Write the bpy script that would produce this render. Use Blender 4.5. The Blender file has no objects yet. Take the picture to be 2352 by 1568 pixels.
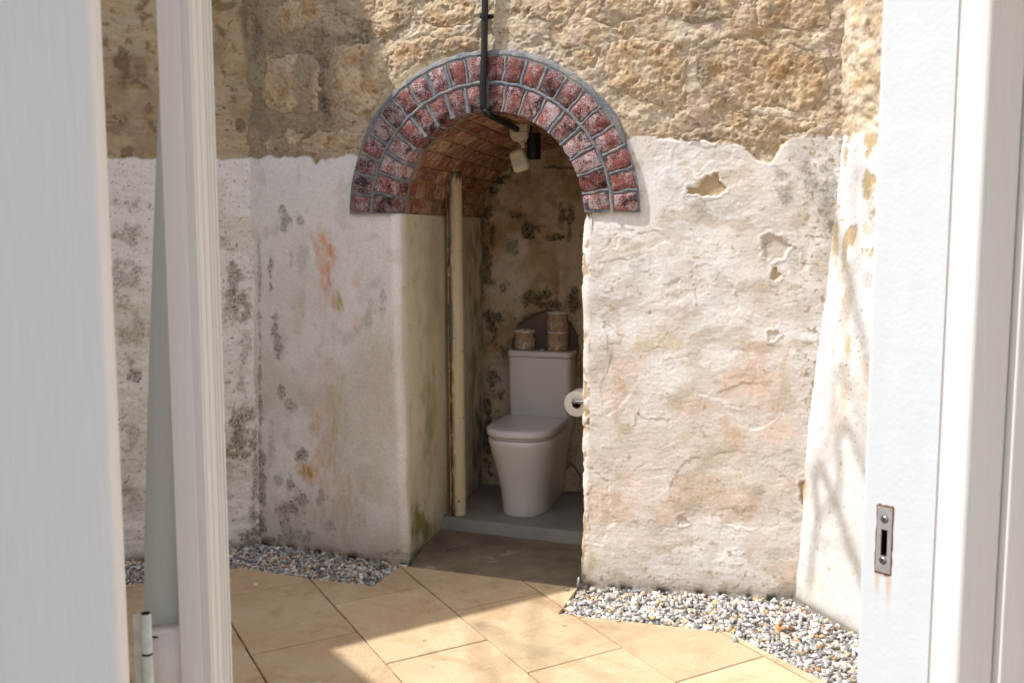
import bpy, bmesh, math, random
import numpy as np, time as _tm; _t0=_tm.time()
from mathutils import Vector, Matrix

sc = bpy.context.scene
R_ = math.radians
random.seed(7)

# ------------------------------------------------------------------ camera
PITCH, CAMH = 6.2, 1.5
cam_d = bpy.data.cameras.new('camera'); cam = bpy.data.objects.new('camera', cam_d)
sc.collection.objects.link(cam); sc.camera = cam
cam_d.lens = 35; cam_d.sensor_width = 36; cam_d.clip_start = .05; cam_d.clip_end = 300
cam.location = (0, 0, CAMH); cam.rotation_euler = (R_(90 - PITCH), 0, 0)
cam_d.dof.use_dof = True; cam_d.dof.focus_distance = 4.4; cam_d.dof.aperture_fstop = 9.0
# ------------------------------------------------------------------ light
SUN = Vector((-.6005, -.083, .795)).normalized()
w = bpy.data.worlds.new('World'); sc.world = w; w.use_nodes = True
wn = w.node_tree; wn.nodes.clear()
sky = wn.nodes.new('ShaderNodeTexSky'); sky.sky_type = 'NISHITA'; sky.sun_disc = False
sky.sun_elevation = math.asin(SUN.z); sky.sun_rotation = math.atan2(SUN.x, SUN.y)
sky.dust_density = 2.0; sky.ozone_density = .6
bg = wn.nodes.new('ShaderNodeBackground'); bg.inputs[1].default_value = .15
wo = wn.nodes.new('ShaderNodeOutputWorld')
hs = wn.nodes.new('ShaderNodeHueSaturation'); hs.inputs['Saturation'].default_value = .5
wn.links.new(sky.outputs[0], hs.inputs['Color']); wn.links.new(hs.outputs[0], bg.inputs[0]); wn.links.new(bg.outputs[0], wo.inputs[0])
sd = bpy.data.lights.new('sun', 'SUN'); so = bpy.data.objects.new('sun', sd); sc.collection.objects.link(so)
sd.energy = 3.05; sd.angle = R_(.55); sd.color = (1, .975, .935)
so.rotation_euler = SUN.to_track_quat('Z', 'Y').to_euler(); so.location = (-5, 3, 8)
vs = sc.view_settings
vs.view_transform = 'Standard'; vs.look = 'None'; vs.gamma = 1; vs.use_curve_mapping = False; vs.exposure = .80
sc.cycles.max_bounces = 10; sc.cycles.diffuse_bounces = 6

# ------------------------------------------------------------------ photograph point -> ray (authoring only; 2352 px wide coordinates)
FP = 35 / 36 * 2352
_p = R_(PITCH); FW = np.array([0, math.cos(_p), -math.sin(_p)]); UP = np.array([0, math.sin(_p), math.cos(_p)]); RT = np.array([1., 0, 0]); O = np.array([0, 0, CAMH])
def ray(u, v): return FW + RT * (u - 1176) / FP - UP * (v - 784) / FP
def onz(u, v, z=0.):
    d = ray(u, v); return O + d * ((z - O[2]) / d[2])
def aty(u, v, y):
    d = ray(u, v); return O + d * (y / d[1])
def online(u, v, p, q):
    d = ray(u, v); p = np.array(p[:2]); q = np.array(q[:2]); n = np.array([-(q - p)[1], (q - p)[0]])
    return O + d * ((p @ n) / (d[:2] @ n))
def pix(P):
    D = P - O; z = D @ FW
    return 1176 + FP * (D @ RT) / z, 784 - FP * (D @ UP) / z

# ------------------------------------------------------------------ noise
def _h(ix, iy, seed):
    a = (ix.astype(np.int64) * 374761393 + iy.astype(np.int64) * 668265263 + seed * 1442695041) & 0xffffffff
    a = ((a ^ (a >> 13)) * 1274126177) & 0xffffffff
    return ((a ^ (a >> 16)) & 0xffff) / 65536.0
def pn(x, y, seed=0):
    x0 = np.floor(x); y0 = np.floor(y); fx = x - x0; fy = y - y0
    u = fx * fx * fx * (fx * (fx * 6 - 15) + 10); v = fy * fy * fy * (fy * (fy * 6 - 15) + 10)
    def g(ix, iy, dx, dy):
        t = _h(ix, iy, seed) * 6.2831853
        return np.cos(t) * dx + np.sin(t) * dy
    a = g(x0, y0, fx, fy); b = g(x0 + 1, y0, fx - 1, fy); c = g(x0, y0 + 1, fx, fy - 1); d = g(x0 + 1, y0 + 1, fx - 1, fy - 1)
    return ((a + (b - a) * u) * (1 - v) + (c + (d - c) * u) * v) * 1.5
def fbm(x, y, seed=0, oct=4, gain=.5):
    r = 0; a = 1; t = 0
    for i in range(oct):
        r = r + a * pn(x * 2 ** i + 17.3 * i, y * 2 ** i - 9.1 * i, seed + i * 13); t += a; a *= gain
    return r / t
def ss(a, b, x):
    t = np.clip((x - a) / (b - a), 0, 1); return t * t * (3 - 2 * t)
def lin(c):
    c = np.array(c, float) / 255
    return np.where(c <= .04045, c / 12.92, ((c + .055) / 1.055) ** 2.4)

# ------------------------------------------------------------------ scene helpers
COL = sc.collection
def tag(o, label=None, cat=None, group=None, kind=None):
    if label: o['label'] = label
    if cat: o['category'] = cat
    if group: o['group'] = group
    if kind: o['kind'] = kind
    return o
def empty(name, loc, label, cat, group=None, rz=0):
    o = bpy.data.objects.new(name, None); COL.objects.link(o); o.location = loc; o.rotation_euler = (0, 0, rz)
    o.empty_display_size = .1
    return tag(o, label, cat, group, 'thing')
def link(name, me, mat=None, parent=None, smooth=True, sharp=None):
    """world-space mesh; a child keeps its world place"""
    if mat is not None and not me.materials: me.materials.append(mat)
    o = bpy.data.objects.new(name, me); COL.objects.link(o)
    if smooth and len(me.polygons): me.polygons.foreach_set('use_smooth', [True] * len(me.polygons))
    if sharp: me.set_sharp_from_angle(angle=R_(sharp))
    if parent is not None:
        o.parent = parent
        M = Matrix.Identity(4); q = parent; chain = []
        while q is not None: chain.append(q); q = q.parent
        for q in reversed(chain): M = M @ q.matrix_basis if q.matrix_parent_inverse == Matrix.Identity(4) else M @ q.matrix_parent_inverse @ q.matrix_basis
        o.matrix_parent_inverse = M.inverted()
    return o
def local(name, me, mat, parent, smooth=True, sharp=35):
    """mesh given in the parent's own coordinates"""
    if mat is not None and not me.materials: me.materials.append(mat)
    o = bpy.data.objects.new(name, me); COL.objects.link(o); o.parent = parent
    if smooth and len(me.polygons): me.polygons.foreach_set('use_smooth', [True] * len(me.polygons))
    if sharp: me.set_sharp_from_angle(angle=R_(sharp))
    return o
def grid_mesh(name, P, keep=None, col=None, flip=False):
    ny, nx = P.shape[:2]
    idx = np.arange(ny * nx).reshape(ny, nx)
    q = np.stack([idx[:-1, :-1], idx[:-1, 1:], idx[1:, 1:], idx[1:, :-1]], -1)
    if flip: q = q[..., ::-1]
    if keep is not None: q = q[keep]
    q = q.reshape(-1, 4)
    used = np.unique(q); rem = np.full(ny * nx, -1); rem[used] = np.arange(len(used))
    q = rem[q]; V = P.reshape(-1, 3)[used]
    me = bpy.data.meshes.new(name)
    me.vertices.add(len(V)); me.vertices.foreach_set('co', V.astype(np.float32).ravel())
    me.loops.add(len(q) * 4); me.loops.foreach_set('vertex_index', q.astype(np.int32).ravel())
    me.polygons.add(len(q)); me.polygons.foreach_set('loop_start', np.arange(0, len(q) * 4, 4, dtype=np.int32))
    me.update(calc_edges=True); me.validate()
    if col is not None:
        c = col.reshape(-1, col.shape[-1])[used]
        if c.shape[1] == 3: c = np.hstack([c, np.ones((len(c), 1))])
        a = me.color_attributes.new('tint', 'FLOAT_COLOR', 'POINT'); a.data.foreach_set('color', c.astype(np.float32).ravel())
    return me
def bm_mesh(name, bm):
    me = bpy.data.meshes.new(name); bmesh.ops.recalc_face_normals(bm, faces=bm.faces[:]); bm.to_mesh(me); bm.free(); return me
def add_box(bm, c, s, M=None, bevel=0, seg=2):
    r = bmesh.ops.create_cube(bm, size=1)
    for v in r['verts']: v.co = Vector((v.co.x * s[0] + c[0], v.co.y * s[1] + c[1], v.co.z * s[2] + c[2]))
    vv = r['verts']
    if bevel:
        e = {e for v in vv for e in v.link_edges}
        rr = bmesh.ops.bevel(bm, geom=list(e), offset=bevel, segments=seg, profile=.5, affect='EDGES')
        vv = list({v for f in rr['faces'] for v in f.verts} | {v for v in vv if v.is_valid})
    if M is not None:
        for v in vv: v.co = M @ v.co
    return vv
def add_tube(bm, pts, r, n=12, cap=True, rs=None):
    pts = [Vector(p) for p in pts]; rings = []
    ref = Vector((0, 0, 1))
    t0 = (pts[1] - pts[0]).normalized()
    if abs(t0.z) > .9: ref = Vector((1, 0, 0))
    a = t0.cross(ref).normalized()
    for i, p in enumerate(pts):
        t = (pts[min(i + 1, len(pts) - 1)] - pts[max(i - 1, 0)]).normalized()
        a = (a - t * a.dot(t)).normalized(); b = t.cross(a)
        rr = rs[i] if rs else r
        rings.append([bm.verts.new(p + a * (math.cos(k * 2 * math.pi / n) * rr) + b * (math.sin(k * 2 * math.pi / n) * rr)) for k in range(n)])
    for i in range(len(rings) - 1):
        for k in range(n): bm.faces.new((rings[i][k], rings[i][(k + 1) % n], rings[i + 1][(k + 1) % n], rings[i + 1][k]))
    if cap: bm.faces.new(rings[0]); bm.faces.new(rings[-1])
    return rings
def add_prism(bm, poly, z0, z1):
    lo = [bm.verts.new((p[0], p[1], z0)) for p in poly]; hi = [bm.verts.new((p[0], p[1], z1)) for p in poly]
    n = len(poly); bm.faces.new(hi); bm.faces.new(lo[::-1])
    for i in range(n): bm.faces.new((lo[i], lo[(i + 1) % n], hi[(i + 1) % n], hi[i]))
def bez(pts, n=24):                                     # Catmull-Rom through points
    P = [Vector(p) for p in pts]; P = [P[0] * 2 - P[1]] + P + [P[-1] * 2 - P[-2]]; out = []
    for i in range(1, len(P) - 2):
        for k in range(n):
            t = k / n
            out.append(.5 * ((2 * P[i]) + (P[i + 1] - P[i - 1]) * t + (2 * P[i - 1] - 5 * P[i] + 4 * P[i + 1] - P[i + 2]) * t * t + (3 * P[i] - P[i - 1] - 3 * P[i + 1] + P[i + 2]) * t ** 3))
    out.append(P[-2]); return out

# ------------------------------------------------------------------ materials
class N:
    def __init__(s, name):
        s.m = bpy.data.materials.new(name); s.m.use_nodes = True; s.t = s.m.node_tree; s.b = s.t.nodes['Principled BSDF']
    def n(s, t, **k):
        x = s.t.nodes.new('ShaderNode' + t)
        for a, b in k.items(): setattr(x, a, b)
        return x
    def l(s, a, b): s.t.links.new(a, b)
    def co(s, kind='Object'):
        return s.n('TexCoord').outputs[kind]
    def noise(s, scale, detail=4, rough=.6, vec=None, out='Fac', dist=0):
        x = s.n('TexNoise'); x.inputs['Scale'].default_value = scale; x.inputs['Detail'].default_value = detail
        x.inputs['Roughness'].default_value = rough; x.inputs['Distortion'].default_value = dist
        if vec is not None: s.l(vec, x.inputs['Vector'])
        return x.outputs[out]
    def ramp(s, f, stops, mode='LINEAR'):
        x = s.n('ValToRGB'); cr = x.color_ramp; cr.interpolation = mode
        while len(cr.elements) > 1: cr.elements.remove(cr.elements[-1])
        cr.elements[0].position = stops[0][0]
        for i, (p, c) in enumerate(stops):
            e = cr.elements[0] if i == 0 else cr.elements.new(p)
            e.color = (c, c, c, 1) if isinstance(c, (int, float)) else (*c, 1)
        s.l(f, x.inputs[0]); return x.outputs[0]
    def mix(s, f, a, b, mode='MIX'):
        x = s.n('Mix', data_type='RGBA', blend_type=mode)
        for i, v in ((0, f), (6, a), (7, b)):
            if hasattr(v, 'links') or hasattr(v, 'is_output'): s.l(v, x.inputs[i])
            elif isinstance(v, (int, float)): x.inputs[i].default_value = v if i == 0 else (v, v, v, 1)
            else: x.inputs[i].default_value = (*v, 1)
        return x.outputs[2]
    def math(s, op, a, b=None):
        x = s.n('Math', operation=op)
        for i, v in ((0, a), (1, b)):
            if v is None: continue
            if isinstance(v, (int, float)): x.inputs[i].default_value = v
            else: s.l(v, x.inputs[i])
        return x.outputs[0]
    def bump(s, h, strength=.3, dist=.002, prev=None):
        x = s.n('Bump'); x.inputs['Strength'].default_value = strength; x.inputs['Distance'].default_value = dist
        s.l(h, x.inputs['Height'])
        if prev is not None: s.l(prev, x.inputs['Normal'])
        s.l(x.outputs[0], s.b.inputs['Normal']); return x.outputs[0]
    def base(s, c):
        if isinstance(c, (tuple, list, np.ndarray)): s.b.inputs['Base Color'].default_value = (*[float(q) for q in c], 1)
        else: s.l(c, s.b.inputs['Base Color'])
    def set(s, **k):
        for a, b in k.items(): s.b.inputs[a.replace('_', ' ')].default_value = b
        return s
L = lambda *c: tuple(float(q) for q in lin(c))

def mat_wall(name, grain=260, rough_bump=.0010, lump=.0012):
    m = N(name); co = m.co('Object')
    att = m.n('Attribute', attribute_name='tint')
    v = m.noise(95, 6, .7, co); v2 = m.noise(420, 3, .6, co)
    f = m.ramp(v, [(.25, .80), (.5, 1.0), (.75, 1.12)])
    c = m.mix(1.0, att.outputs['Color'], f, 'MULTIPLY')
    f2 = m.ramp(v2, [(.3, .86), (.7, 1.08)]); c = m.mix(.8, c, f2, 'MULTIPLY')
    m.base(c); m.set(Roughness=.92, Specular_IOR_Level=.2)
    b = m.bump(m.noise(grain, 5, .7, co), .55, rough_bump)
    m.bump(m.noise(60, 4, .6, co), .5, lump, b)
    return m.m
M_plaster = mat_wall('weathered_limewash')
M_stone = mat_wall('rough_limestone', 200, .003, .003)

def mat_flat(name, c, rough=.5, spec=.5, nscale=30, var=.08, bump=0, bscale=150, metal=0, coat=0):
    m = N(name); co = m.co('Object')
    f = m.ramp(m.noise(nscale, 5, .6, co), [(.3, 1 - var), (.7, 1 + var)])
    m.base(m.mix(1.0, c, f, 'MULTIPLY')); m.set(Roughness=rough, Specular_IOR_Level=spec, Metallic=metal, Coat_Weight=coat)
    if bump: m.bump(m.noise(bscale, 4, .6, co), .5, bump)
    return m.m
def mat_paint(name, c, stretch=(60, 60, 2)):
    m = N(name); co = m.co('Object'); mp = m.n('Mapping'); mp.inputs['Scale'].default_value = stretch; m.l(co, mp.inputs[0])
    g = m.noise(6, 4, .6, mp.outputs[0]); f = m.ramp(g, [(.3, .96), (.7, 1.03)])
    m.base(m.mix(1.0, c, f, 'MULTIPLY')); m.set(Roughness=.42, Specular_IOR_Level=.4)
    b = m.bump(g, .25, .0006); m.bump(m.noise(110, 3, .5, co), .22, .0006, b)
    return m.m
M_paint = mat_paint('white_gloss_paint', L(238, 233, 229))
M_paint_sky = mat_paint('sky_tinted_white_paint', L(208, 216, 218))  # white paint with bluish sky light mixed into its colour
M_paint_warm = mat_paint('cream_white_paint', L(230, 226, 220))
M_ceramic = mat_flat('glazed_ceramic', L(226, 222, 220), .08, .6, 5, .01, coat=.5)
M_seat = mat_flat('seat_plastic', L(224, 221, 222), .16, .5, 5, .01)
M_black = mat_flat('black_plastic', L(17, 17, 19), .5, .5, 40, .15)
M_blackm = mat_flat('black_powder_coat', L(14, 14, 15), .5, .4, 40, .1)
M_ivory = mat_flat('aged_ivory_plastic', L(214, 204, 182), .45, .4, 60, .05)
M_chrome = mat_flat('brushed_steel', L(190, 190, 192), .25, .5, 60, .06, metal=1)
M_strike = mat_flat('dull_steel', L(196, 196, 196), .42, .5, 90, .12, metal=.65)
M_rust = mat_flat('rust', L(122, 62, 26), .9, .2, 180, .45, .0008)
M_dark = mat_flat('dark_cavity', L(38, 22, 14), .95, .1, 120, .5)
M_paper = mat_flat('white_tissue', L(236, 230, 224), .95, .1, 60, .04, .0006, 300)
M_kraft = mat_flat('brown_wrapper', L(176, 146, 116), .6, .3, 40, .08, .0008, 60)
M_cardb = mat_flat('grey_card', L(120, 112, 108), .9, .2)
M_print = mat_flat('pale_print', L(228, 218, 206), .6, .3)
M_print2 = mat_flat('blue_print', L(72, 84, 116), .6, .3)
M_grey = mat_flat('dark_sensor_lens', L(192, 186, 170), .25, .5)

# brick materials
def mat_brick(name, red, red2, white, white_amt, mould_amt, wc, mould=(30, 30, 34)):
    m = N(name); co = m.co('Object'); oi = m.n('ObjectInfo')
    mp = m.n('VectorMath', operation='ADD'); m.l(co, mp.inputs[0])
    sc3 = m.n('VectorMath', operation='SCALE'); m.l(oi.outputs['Random'], sc3.inputs[3]); sc3.inputs[0].default_value = (37, 91, 53); m.l(sc3.outputs[0], mp.inputs[1])
    v = mp.outputs[0]
    base = m.mix(m.ramp(m.noise(40, 4, .6, v), [(.3, 0), (.7, 1)]), red, red2)
    big = m.noise(22, 3, .6, v)
    sp = m.noise(190, 4, .75, v, dist=.6)
    w = m.math('ADD', m.math('MULTIPLY', big, .45), m.math('MULTIPLY', sp, .85))
    thr = m.math('SUBTRACT', w, m.math('MULTIPLY', oi.outputs['Random'], .10))
    c = m.mix(m.ramp(thr, [(white_amt, 0), (white_amt + .035, .85)]), base, white)
    bigm = m.noise(16, 3, .6, v, dist=1.0); spm = m.noise(170, 3, .7, v)
    mm = m.math('ADD', m.math('MULTIPLY', bigm, .8), m.math('MULTIPLY', spm, .6))
    c = m.mix(m.ramp(mm, [(mould_amt, 0), (mould_amt + .05, .85)]), c, L(*mould))
    hv = m.n('HueSaturation'); hv.inputs['Saturation'].default_value = .88; m.l(m.ramp(m.math('FRACT', m.math('MULTIPLY', oi.outputs['Random'], 7.3)), [(0, .68), (1, 1.12)]), hv.inputs['Value']); m.l(c, hv.inputs['Color']); c = hv.outputs[0]
    m.base(c); m.set(Roughness=.9, Specular_IOR_Level=.2)
    b = m.bump(w, .6, .003); m.bump(m.noise(300, 3, .7, v), .5, .0015, b)
    return m.m
M_brick = mat_brick('painted_arch_brick', L(150, 70, 60), L(116, 60, 56), L(180, 168, 170), .60, .75, None)
M_vbrick = mat_brick('limewashed_vault_brick', L(152, 70, 50), L(148, 90, 64), L(206, 176, 134), .60, .86, None, (60, 40, 26))
M_mortar = None
m = N('grey_pointing'); co = m.co('Object')
c = m.mix(m.ramp(m.noise(30, 5, .7, co), [(.35, 0), (.65, 1)]), L(100, 108, 122), L(134, 136, 136))
c = m.mix(m.ramp(m.noise(14, 5, .7, co), [(.50, 0), (.62, .65)]), c, L(168, 156, 134))
c = m.mix(m.ramp(m.noise(150, 4, .7, co), [(.58, 0), (.68, .7)]), c, L(196, 196, 200))
c = m.mix(m.ramp(m.noise(90, 4, .7, co), [(.30, .8), (.38, 0)]), c, L(44, 46, 50))
m.base(c); m.set(Roughness=.85, Specular_IOR_Level=.25); b = m.bump(m.noise(120, 5, .7, co), .8, .005)
M_mortar = m.m
m = N('tan_vault_mortar'); co = m.co('Object')
m.base(m.mix(m.ramp(m.noise(20, 5, .7, co), [(.3, 0), (.7, 1)]), L(176, 146, 104), L(150, 120, 84))); m.set(Roughness=.95, Specular_IOR_Level=.1); m.bump(m.noise(100, 5, .7, co), .6, .004)
M_vmortar = m.m

# sandstone pavers
m = N('sandstone_paver'); co = m.co('Object'); oi = m.n('ObjectInfo')
g = m.n('NewGeometry').outputs['Position']
c = m.mix(m.ramp(m.noise(3.2, 5, .6, g), [(.3, 0), (.7, 1)]), L(206, 184, 154), L(188, 160, 128))
c = m.mix(m.ramp(m.noise(22, 5, .7, g), [(.35, 0), (.75, .5)]), c, L(214, 188, 150))
hsv = m.n('HueSaturation'); hsv.inputs['Saturation'].default_value = 1.0
m.l(m.ramp(oi.outputs['Random'], [(0, .88), (1, 1.08)]), hsv.inputs['Value']); m.l(c, hsv.inputs['Color'])
c = hsv.outputs[0]
vo = m.n('TexVoronoi'); vo.inputs['Scale'].default_value = 26; m.l(g, vo.inputs['Vector'])
pit = m.ramp(vo.outputs['Distance'], [(.05, 1), (.09, 0)])
sel = m.ramp(m.noise(9, 2, .5, g), [(.54, 0), (.6, 1)])
c = m.mix(m.math('MULTIPLY', m.math('MULTIPLY', pit, sel), .75), c, L(96, 62, 30))
spk = m.ramp(m.noise(150, 4, .7, g), [(.34, 1), (.44, 0)]); c = m.mix(m.math('MULTIPLY', spk, .5), c, L(130, 92, 52))
c = m.mix(m.ramp(m.noise(5.5, 6, .68, g, dist=.8), [(.52, 0), (.70, .55)]), c, L(160, 124, 86)); c = m.mix(m.ramp(m.noise(13, 6, .75, g), [(.60, 0), (.70, .5)]), c, L(226, 208, 178))
st = m.n('TexVoronoi'); st.inputs['Scale'].default_value = 4.2; m.l(g, st.inputs['Vector'])
c = m.mix(m.ramp(st.outputs['Distance'], [(.03, .5), (.055, 0)]), c, L(110, 96, 86))
m.base(c); m.set(Roughness=.82, Specular_IOR_Level=.25)
b = m.bump(m.noise(240, 5, .75, g), .5, .0012); b = m.bump(m.noise(45, 4, .6, g), .5, .0035, b); b = m.bump(pit, .6, -.002, b)
M_paver = m.m
m = N('paving_joint'); co = m.co('Object')
m.base(m.mix(m.ramp(m.noise(9, 4, .6, co), [(.4, 0), (.6, 1)]), L(86, 68, 48), L(190, 152, 92))); m.set(Roughness=.95); m.bump(m.noise(200, 4, .7, co), .5, .002)
M_joint = m.m
m = N('soil'); co = m.co('Object')
m.base(m.mix(m.noise(8, 5, .6, co), L(70, 62, 52), L(110, 98, 82))); m.set(Roughness=.95); m.bump(m.noise(60, 5, .7, co), .6, .01)
M_soil = m.m
# gravel uses its tint attribute
m = N('river_gravel'); at = m.n('Attribute', attribute_name='tint'); g = m.co('Object')
m.base(m.mix(1., at.outputs['Color'], m.ramp(m.noise(160, 4, .6, g, dist=1.5), [(.3, .72), (.7, 1.15)]), 'MULTIPLY')); m.set(Roughness=.6, Specular_IOR_Level=.35); m.bump(m.noise(350, 3, .6, g), .3, .0008)
M_gravel = m.m
m = N('worn_concrete'); g = m.co('Object')
c = m.mix(m.ramp(m.noise(5, 6, .65, g), [(.3, 0), (.7, 1)]), L(104, 90, 76), L(140, 126, 108))
c = m.mix(m.ramp(m.noise(7, 5, .7, g, dist=1), [(.60, 0), (.72, .7)]), c, L(176, 172, 164))
c = m.mix(m.ramp(m.noise(12, 6, .75, g), [(.28, .8), (.36, 0)]), c, L(62, 52, 44))
c = m.mix(m.ramp(m.noise(150, 3, .7, g), [(.3, .5), (.4, 0)]), c, L(70, 60, 52))
m.base(c); m.set(Roughness=.75, Specular_IOR_Level=.3); b = m.bump(m.noise(40, 6, .7, g), .4, .004)
M_conc = m.m
m = N('grey_floor_paint'); g = m.co('Object')
c = m.mix(m.ramp(m.noise(6, 5, .6, g), [(.3, 0), (.7, 1)]), L(132, 128, 122), L(154, 150, 144))
c = m.mix(m.ramp(m.noise(14, 6, .75, g), [(.28, .7), (.36, 0)]), c, L(84, 74, 64))
m.base(c); m.set(Roughness=.55, Specular_IOR_Level=.4); m.bump(m.noise(50, 5, .7, g), .3, .003)
M_plat = m.m
m = N('flaking_pipe_paint'); g = m.co('Object'); at = m.n('Attribute', attribute_name='tint')
m.base(m.mix(1., at.outputs['Color'], m.ramp(m.noise(150, 4, .6, g), [(.3, .85), (.7, 1.08)]), 'MULTIPLY')); m.set(Roughness=.6, Specular_IOR_Level=.3); m.bump(m.noise(90, 4, .6, g), .4, .002)
M_pipe = m.m
m = N('jamb_paint'); g = m.co('Object'); at = m.n('Attribute', attribute_name='tint')
m.base(at.outputs['Color']); m.set(Roughness=.4, Specular_IOR_Level=.4)
b = m.bump(m.noise(130, 3, .5, g), .3, .0012); m.bump(m.noise(30, 4, .6, g), .3, .002, b)
M_jamb = m.m
M_render = mat_flat('painted_render', L(236, 232, 226), .9, .2, 3, .06, .003, 60)
M_roof = mat_flat('corrugated_roof', L(170, 168, 160), .6, .3, 5, .08)
M_bark = mat_flat('bark', L(92, 78, 66), .9, .2, 20, .3, .01, 30)

# ------------------------------------------------------------------ plan of the old wall
CB = np.array([-1.225, 4.730]); JL = np.array([-.512, 4.420]); JR = np.array([.300, 4.150]); CR = np.array([1.180, 3.986])
eR = (CR - JR) / np.linalg.norm(CR - JR)
_k = [CB - .3 * (JL - CB) / np.linalg.norm(JL - CB), CB, JL, JR, CR, CR + eR * .6]
_ss = np.cumsum([0] + [np.linalg.norm(_k[i + 1] - _k[i]) for i in range(5)]); _ss = _ss - _ss[1]
sCB, sL, sR, sCR = _ss[1], _ss[2], _ss[3], _ss[4]
_fs = np.arange(_ss[0], _ss[-1], .002); _fx = np.interp(_fs, _ss, [k[0] for k in _k]); _fy = np.interp(_fs, _ss, [k[1] for k in _k])
_ker = np.exp(-(np.arange(-60, 61) * .002 / .05) ** 2); _ker /= _ker.sum()
def _sm(a):
    p = np.pad(a, 60, mode='reflect', reflect_type='odd'); return np.convolve(p, _ker, 'valid')
_fx, _fy = _sm(_fx), _sm(_fy)
_dx, _dy = np.gradient(_fx), np.gradient(_fy); _ln = np.hypot(_dx, _dy); _dx /= _ln; _dy /= _ln
def front(s):
    s = np.asarray(s, float); x = np.interp(s, _fs, _fx); y = np.interp(s, _fs, _fy); dx = np.interp(s, _fs, _dx); dy = np.interp(s, _fs, _dy)
    return x, y, dx, dy
def Wp(s, z, h=0.):
    x, y, dx, dy = front(s)
    return np.stack(np.broadcast_arrays(x + dy * h, y - dx * h, z), -1)
def px2sz(u, v):
    best = None
    for i in range(1, 5):
        p, q = _k[i], _k[i + 1]; X = online(u, v, p, q)
        t = np.dot(X[:2] - p, q - p) / np.dot(q - p, q - p)
        sc_ = abs(t - .5)
        if best is None or sc_ < best[0] - 1e-9: best = (sc_, _ss[i] + t * (_ss[i + 1] - _ss[i]), X[2])
        if 0 <= t <= 1: return _ss[i] + t * (_ss[i + 1] - _ss[i]), X[2]
    return best[1], best[2]
U0 = (JR - JL) / np.linalg.norm(JR - JL); N0 = np.array([-U0[1], U0[0]])       # along the opening / into the niche
C0 = (JL + JR) / 2; HWID = np.linalg.norm(JR - JL) / 2; ZS = 1.585; DEP = 1.27
s0 = (sL + sR) / 2

def poly_sd(px, py, poly):
    """signed distance to a polygon, + inside"""
    P = np.array(poly, float); d = np.full(px.shape, 1e9); ins = np.zeros(px.shape, bool)
    for i in range(len(P)):
        a = P[i]; b = P[(i + 1) % len(P)]; e = b - a
        t = np.clip(((px - a[0]) * e[0] + (py - a[1]) * e[1]) / (e @ e), 0, 1)
        d = np.minimum(d, np.hypot(px - a[0] - t * e[0], py - a[1] - t * e[1]))
        c = ((a[1] <= py) != (b[1] <= py)); xx = a[0] + (py - a[1]) / (e[1] if e[1] else 1e-9) * e[0]
        ins ^= c & (px < xx)
    return np.where(ins, d, -d)

# stones of the upper wall, outlines read off the photograph and carried onto the wall
STONE_PX = [
 [(612,135),(650,128),(700,120),(728,150),(732,210),(725,255),(680,268),(640,262),(608,240),(604,180)],
 [(765,150),(800,105),(860,92),(888,120),(884,190),(868,245),(820,268),(775,250),(758,200)],
 [(640,8),(700,-20),(742,-10),(738,40),(700,62),(655,72),(628,45)],
 [(690,322),(730,298),(780,302),(826,308),(820,340),(780,352),(720,352),(690,345)],
 [(620,318),(660,300),(700,305),(684,345),(640,350),(612,345)],
 [(862,-15),(930,-25),(960,5),(940,55),(890,80),(856,50)],
 [(975,-20),(1060,-25),(1098,10),(1080,60),(1010,70),(968,40)],
 [(905,110),(960,78),(1010,88),(985,128),(940,160),(905,185),(893,150)],
 [(1025,85),(1095,72),(1105,100),(1080,112),(1035,118),(1012,118)],
 [(1395,105),(1455,82),(1545,96),(1580,140),(1570,215),(1520,245),(1450,225),(1400,195),(1385,150)],
 [(1605,110),(1680,80),(1790,92),(1870,115),(1905,165),(1895,225),(1830,255),(1760,240),(1700,262),(1635,240),(1598,180)],
 [(1575,300),(1640,285),(1730,290),(1790,305),(1770,345),(1715,340),(1650,325),(1570,322),(1552,315)],
 [(1180,-20),(1290,-25),(1330,15),(1300,50),(1210,45),(1172,25)],
 [(1345,-15),(1430,-25),(1500,-5),(1480,40),(1400,62),(1340,40)],
 [(1530,-20),(1640,-25),(1700,0),(1680,45),(1590,58),(1525,35)],
 [(1720,-15),(1830,-25),(1900,0),(1915,50),(1830,75),(1735,60)],
 [(1290,112),(1345,95),(1375,125),(1365,160),(1320,150),(1290,135)],
 [(1740,262),(1800,268),(1870,285),(1860,302),(1800,312),(1755,300)],
]
STONE_SZ = [[px2sz(*p) for p in P] for P in STONE_PX]
PLINE = np.array([(560,362),(590,365),(690,360),(712,362),(722,374),(750,372),(765,360),(815,356),(1150,330),(1440,322),(1470,318),(1500,315),(1560,325),(1600,321),(1650,331),(1700,328),(1722,350),(1745,372),(1768,379),(1779,366),(1795,335),(1820,320),(1850,311),(1900,308),(1940,314),(2100,290)], float)

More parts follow.
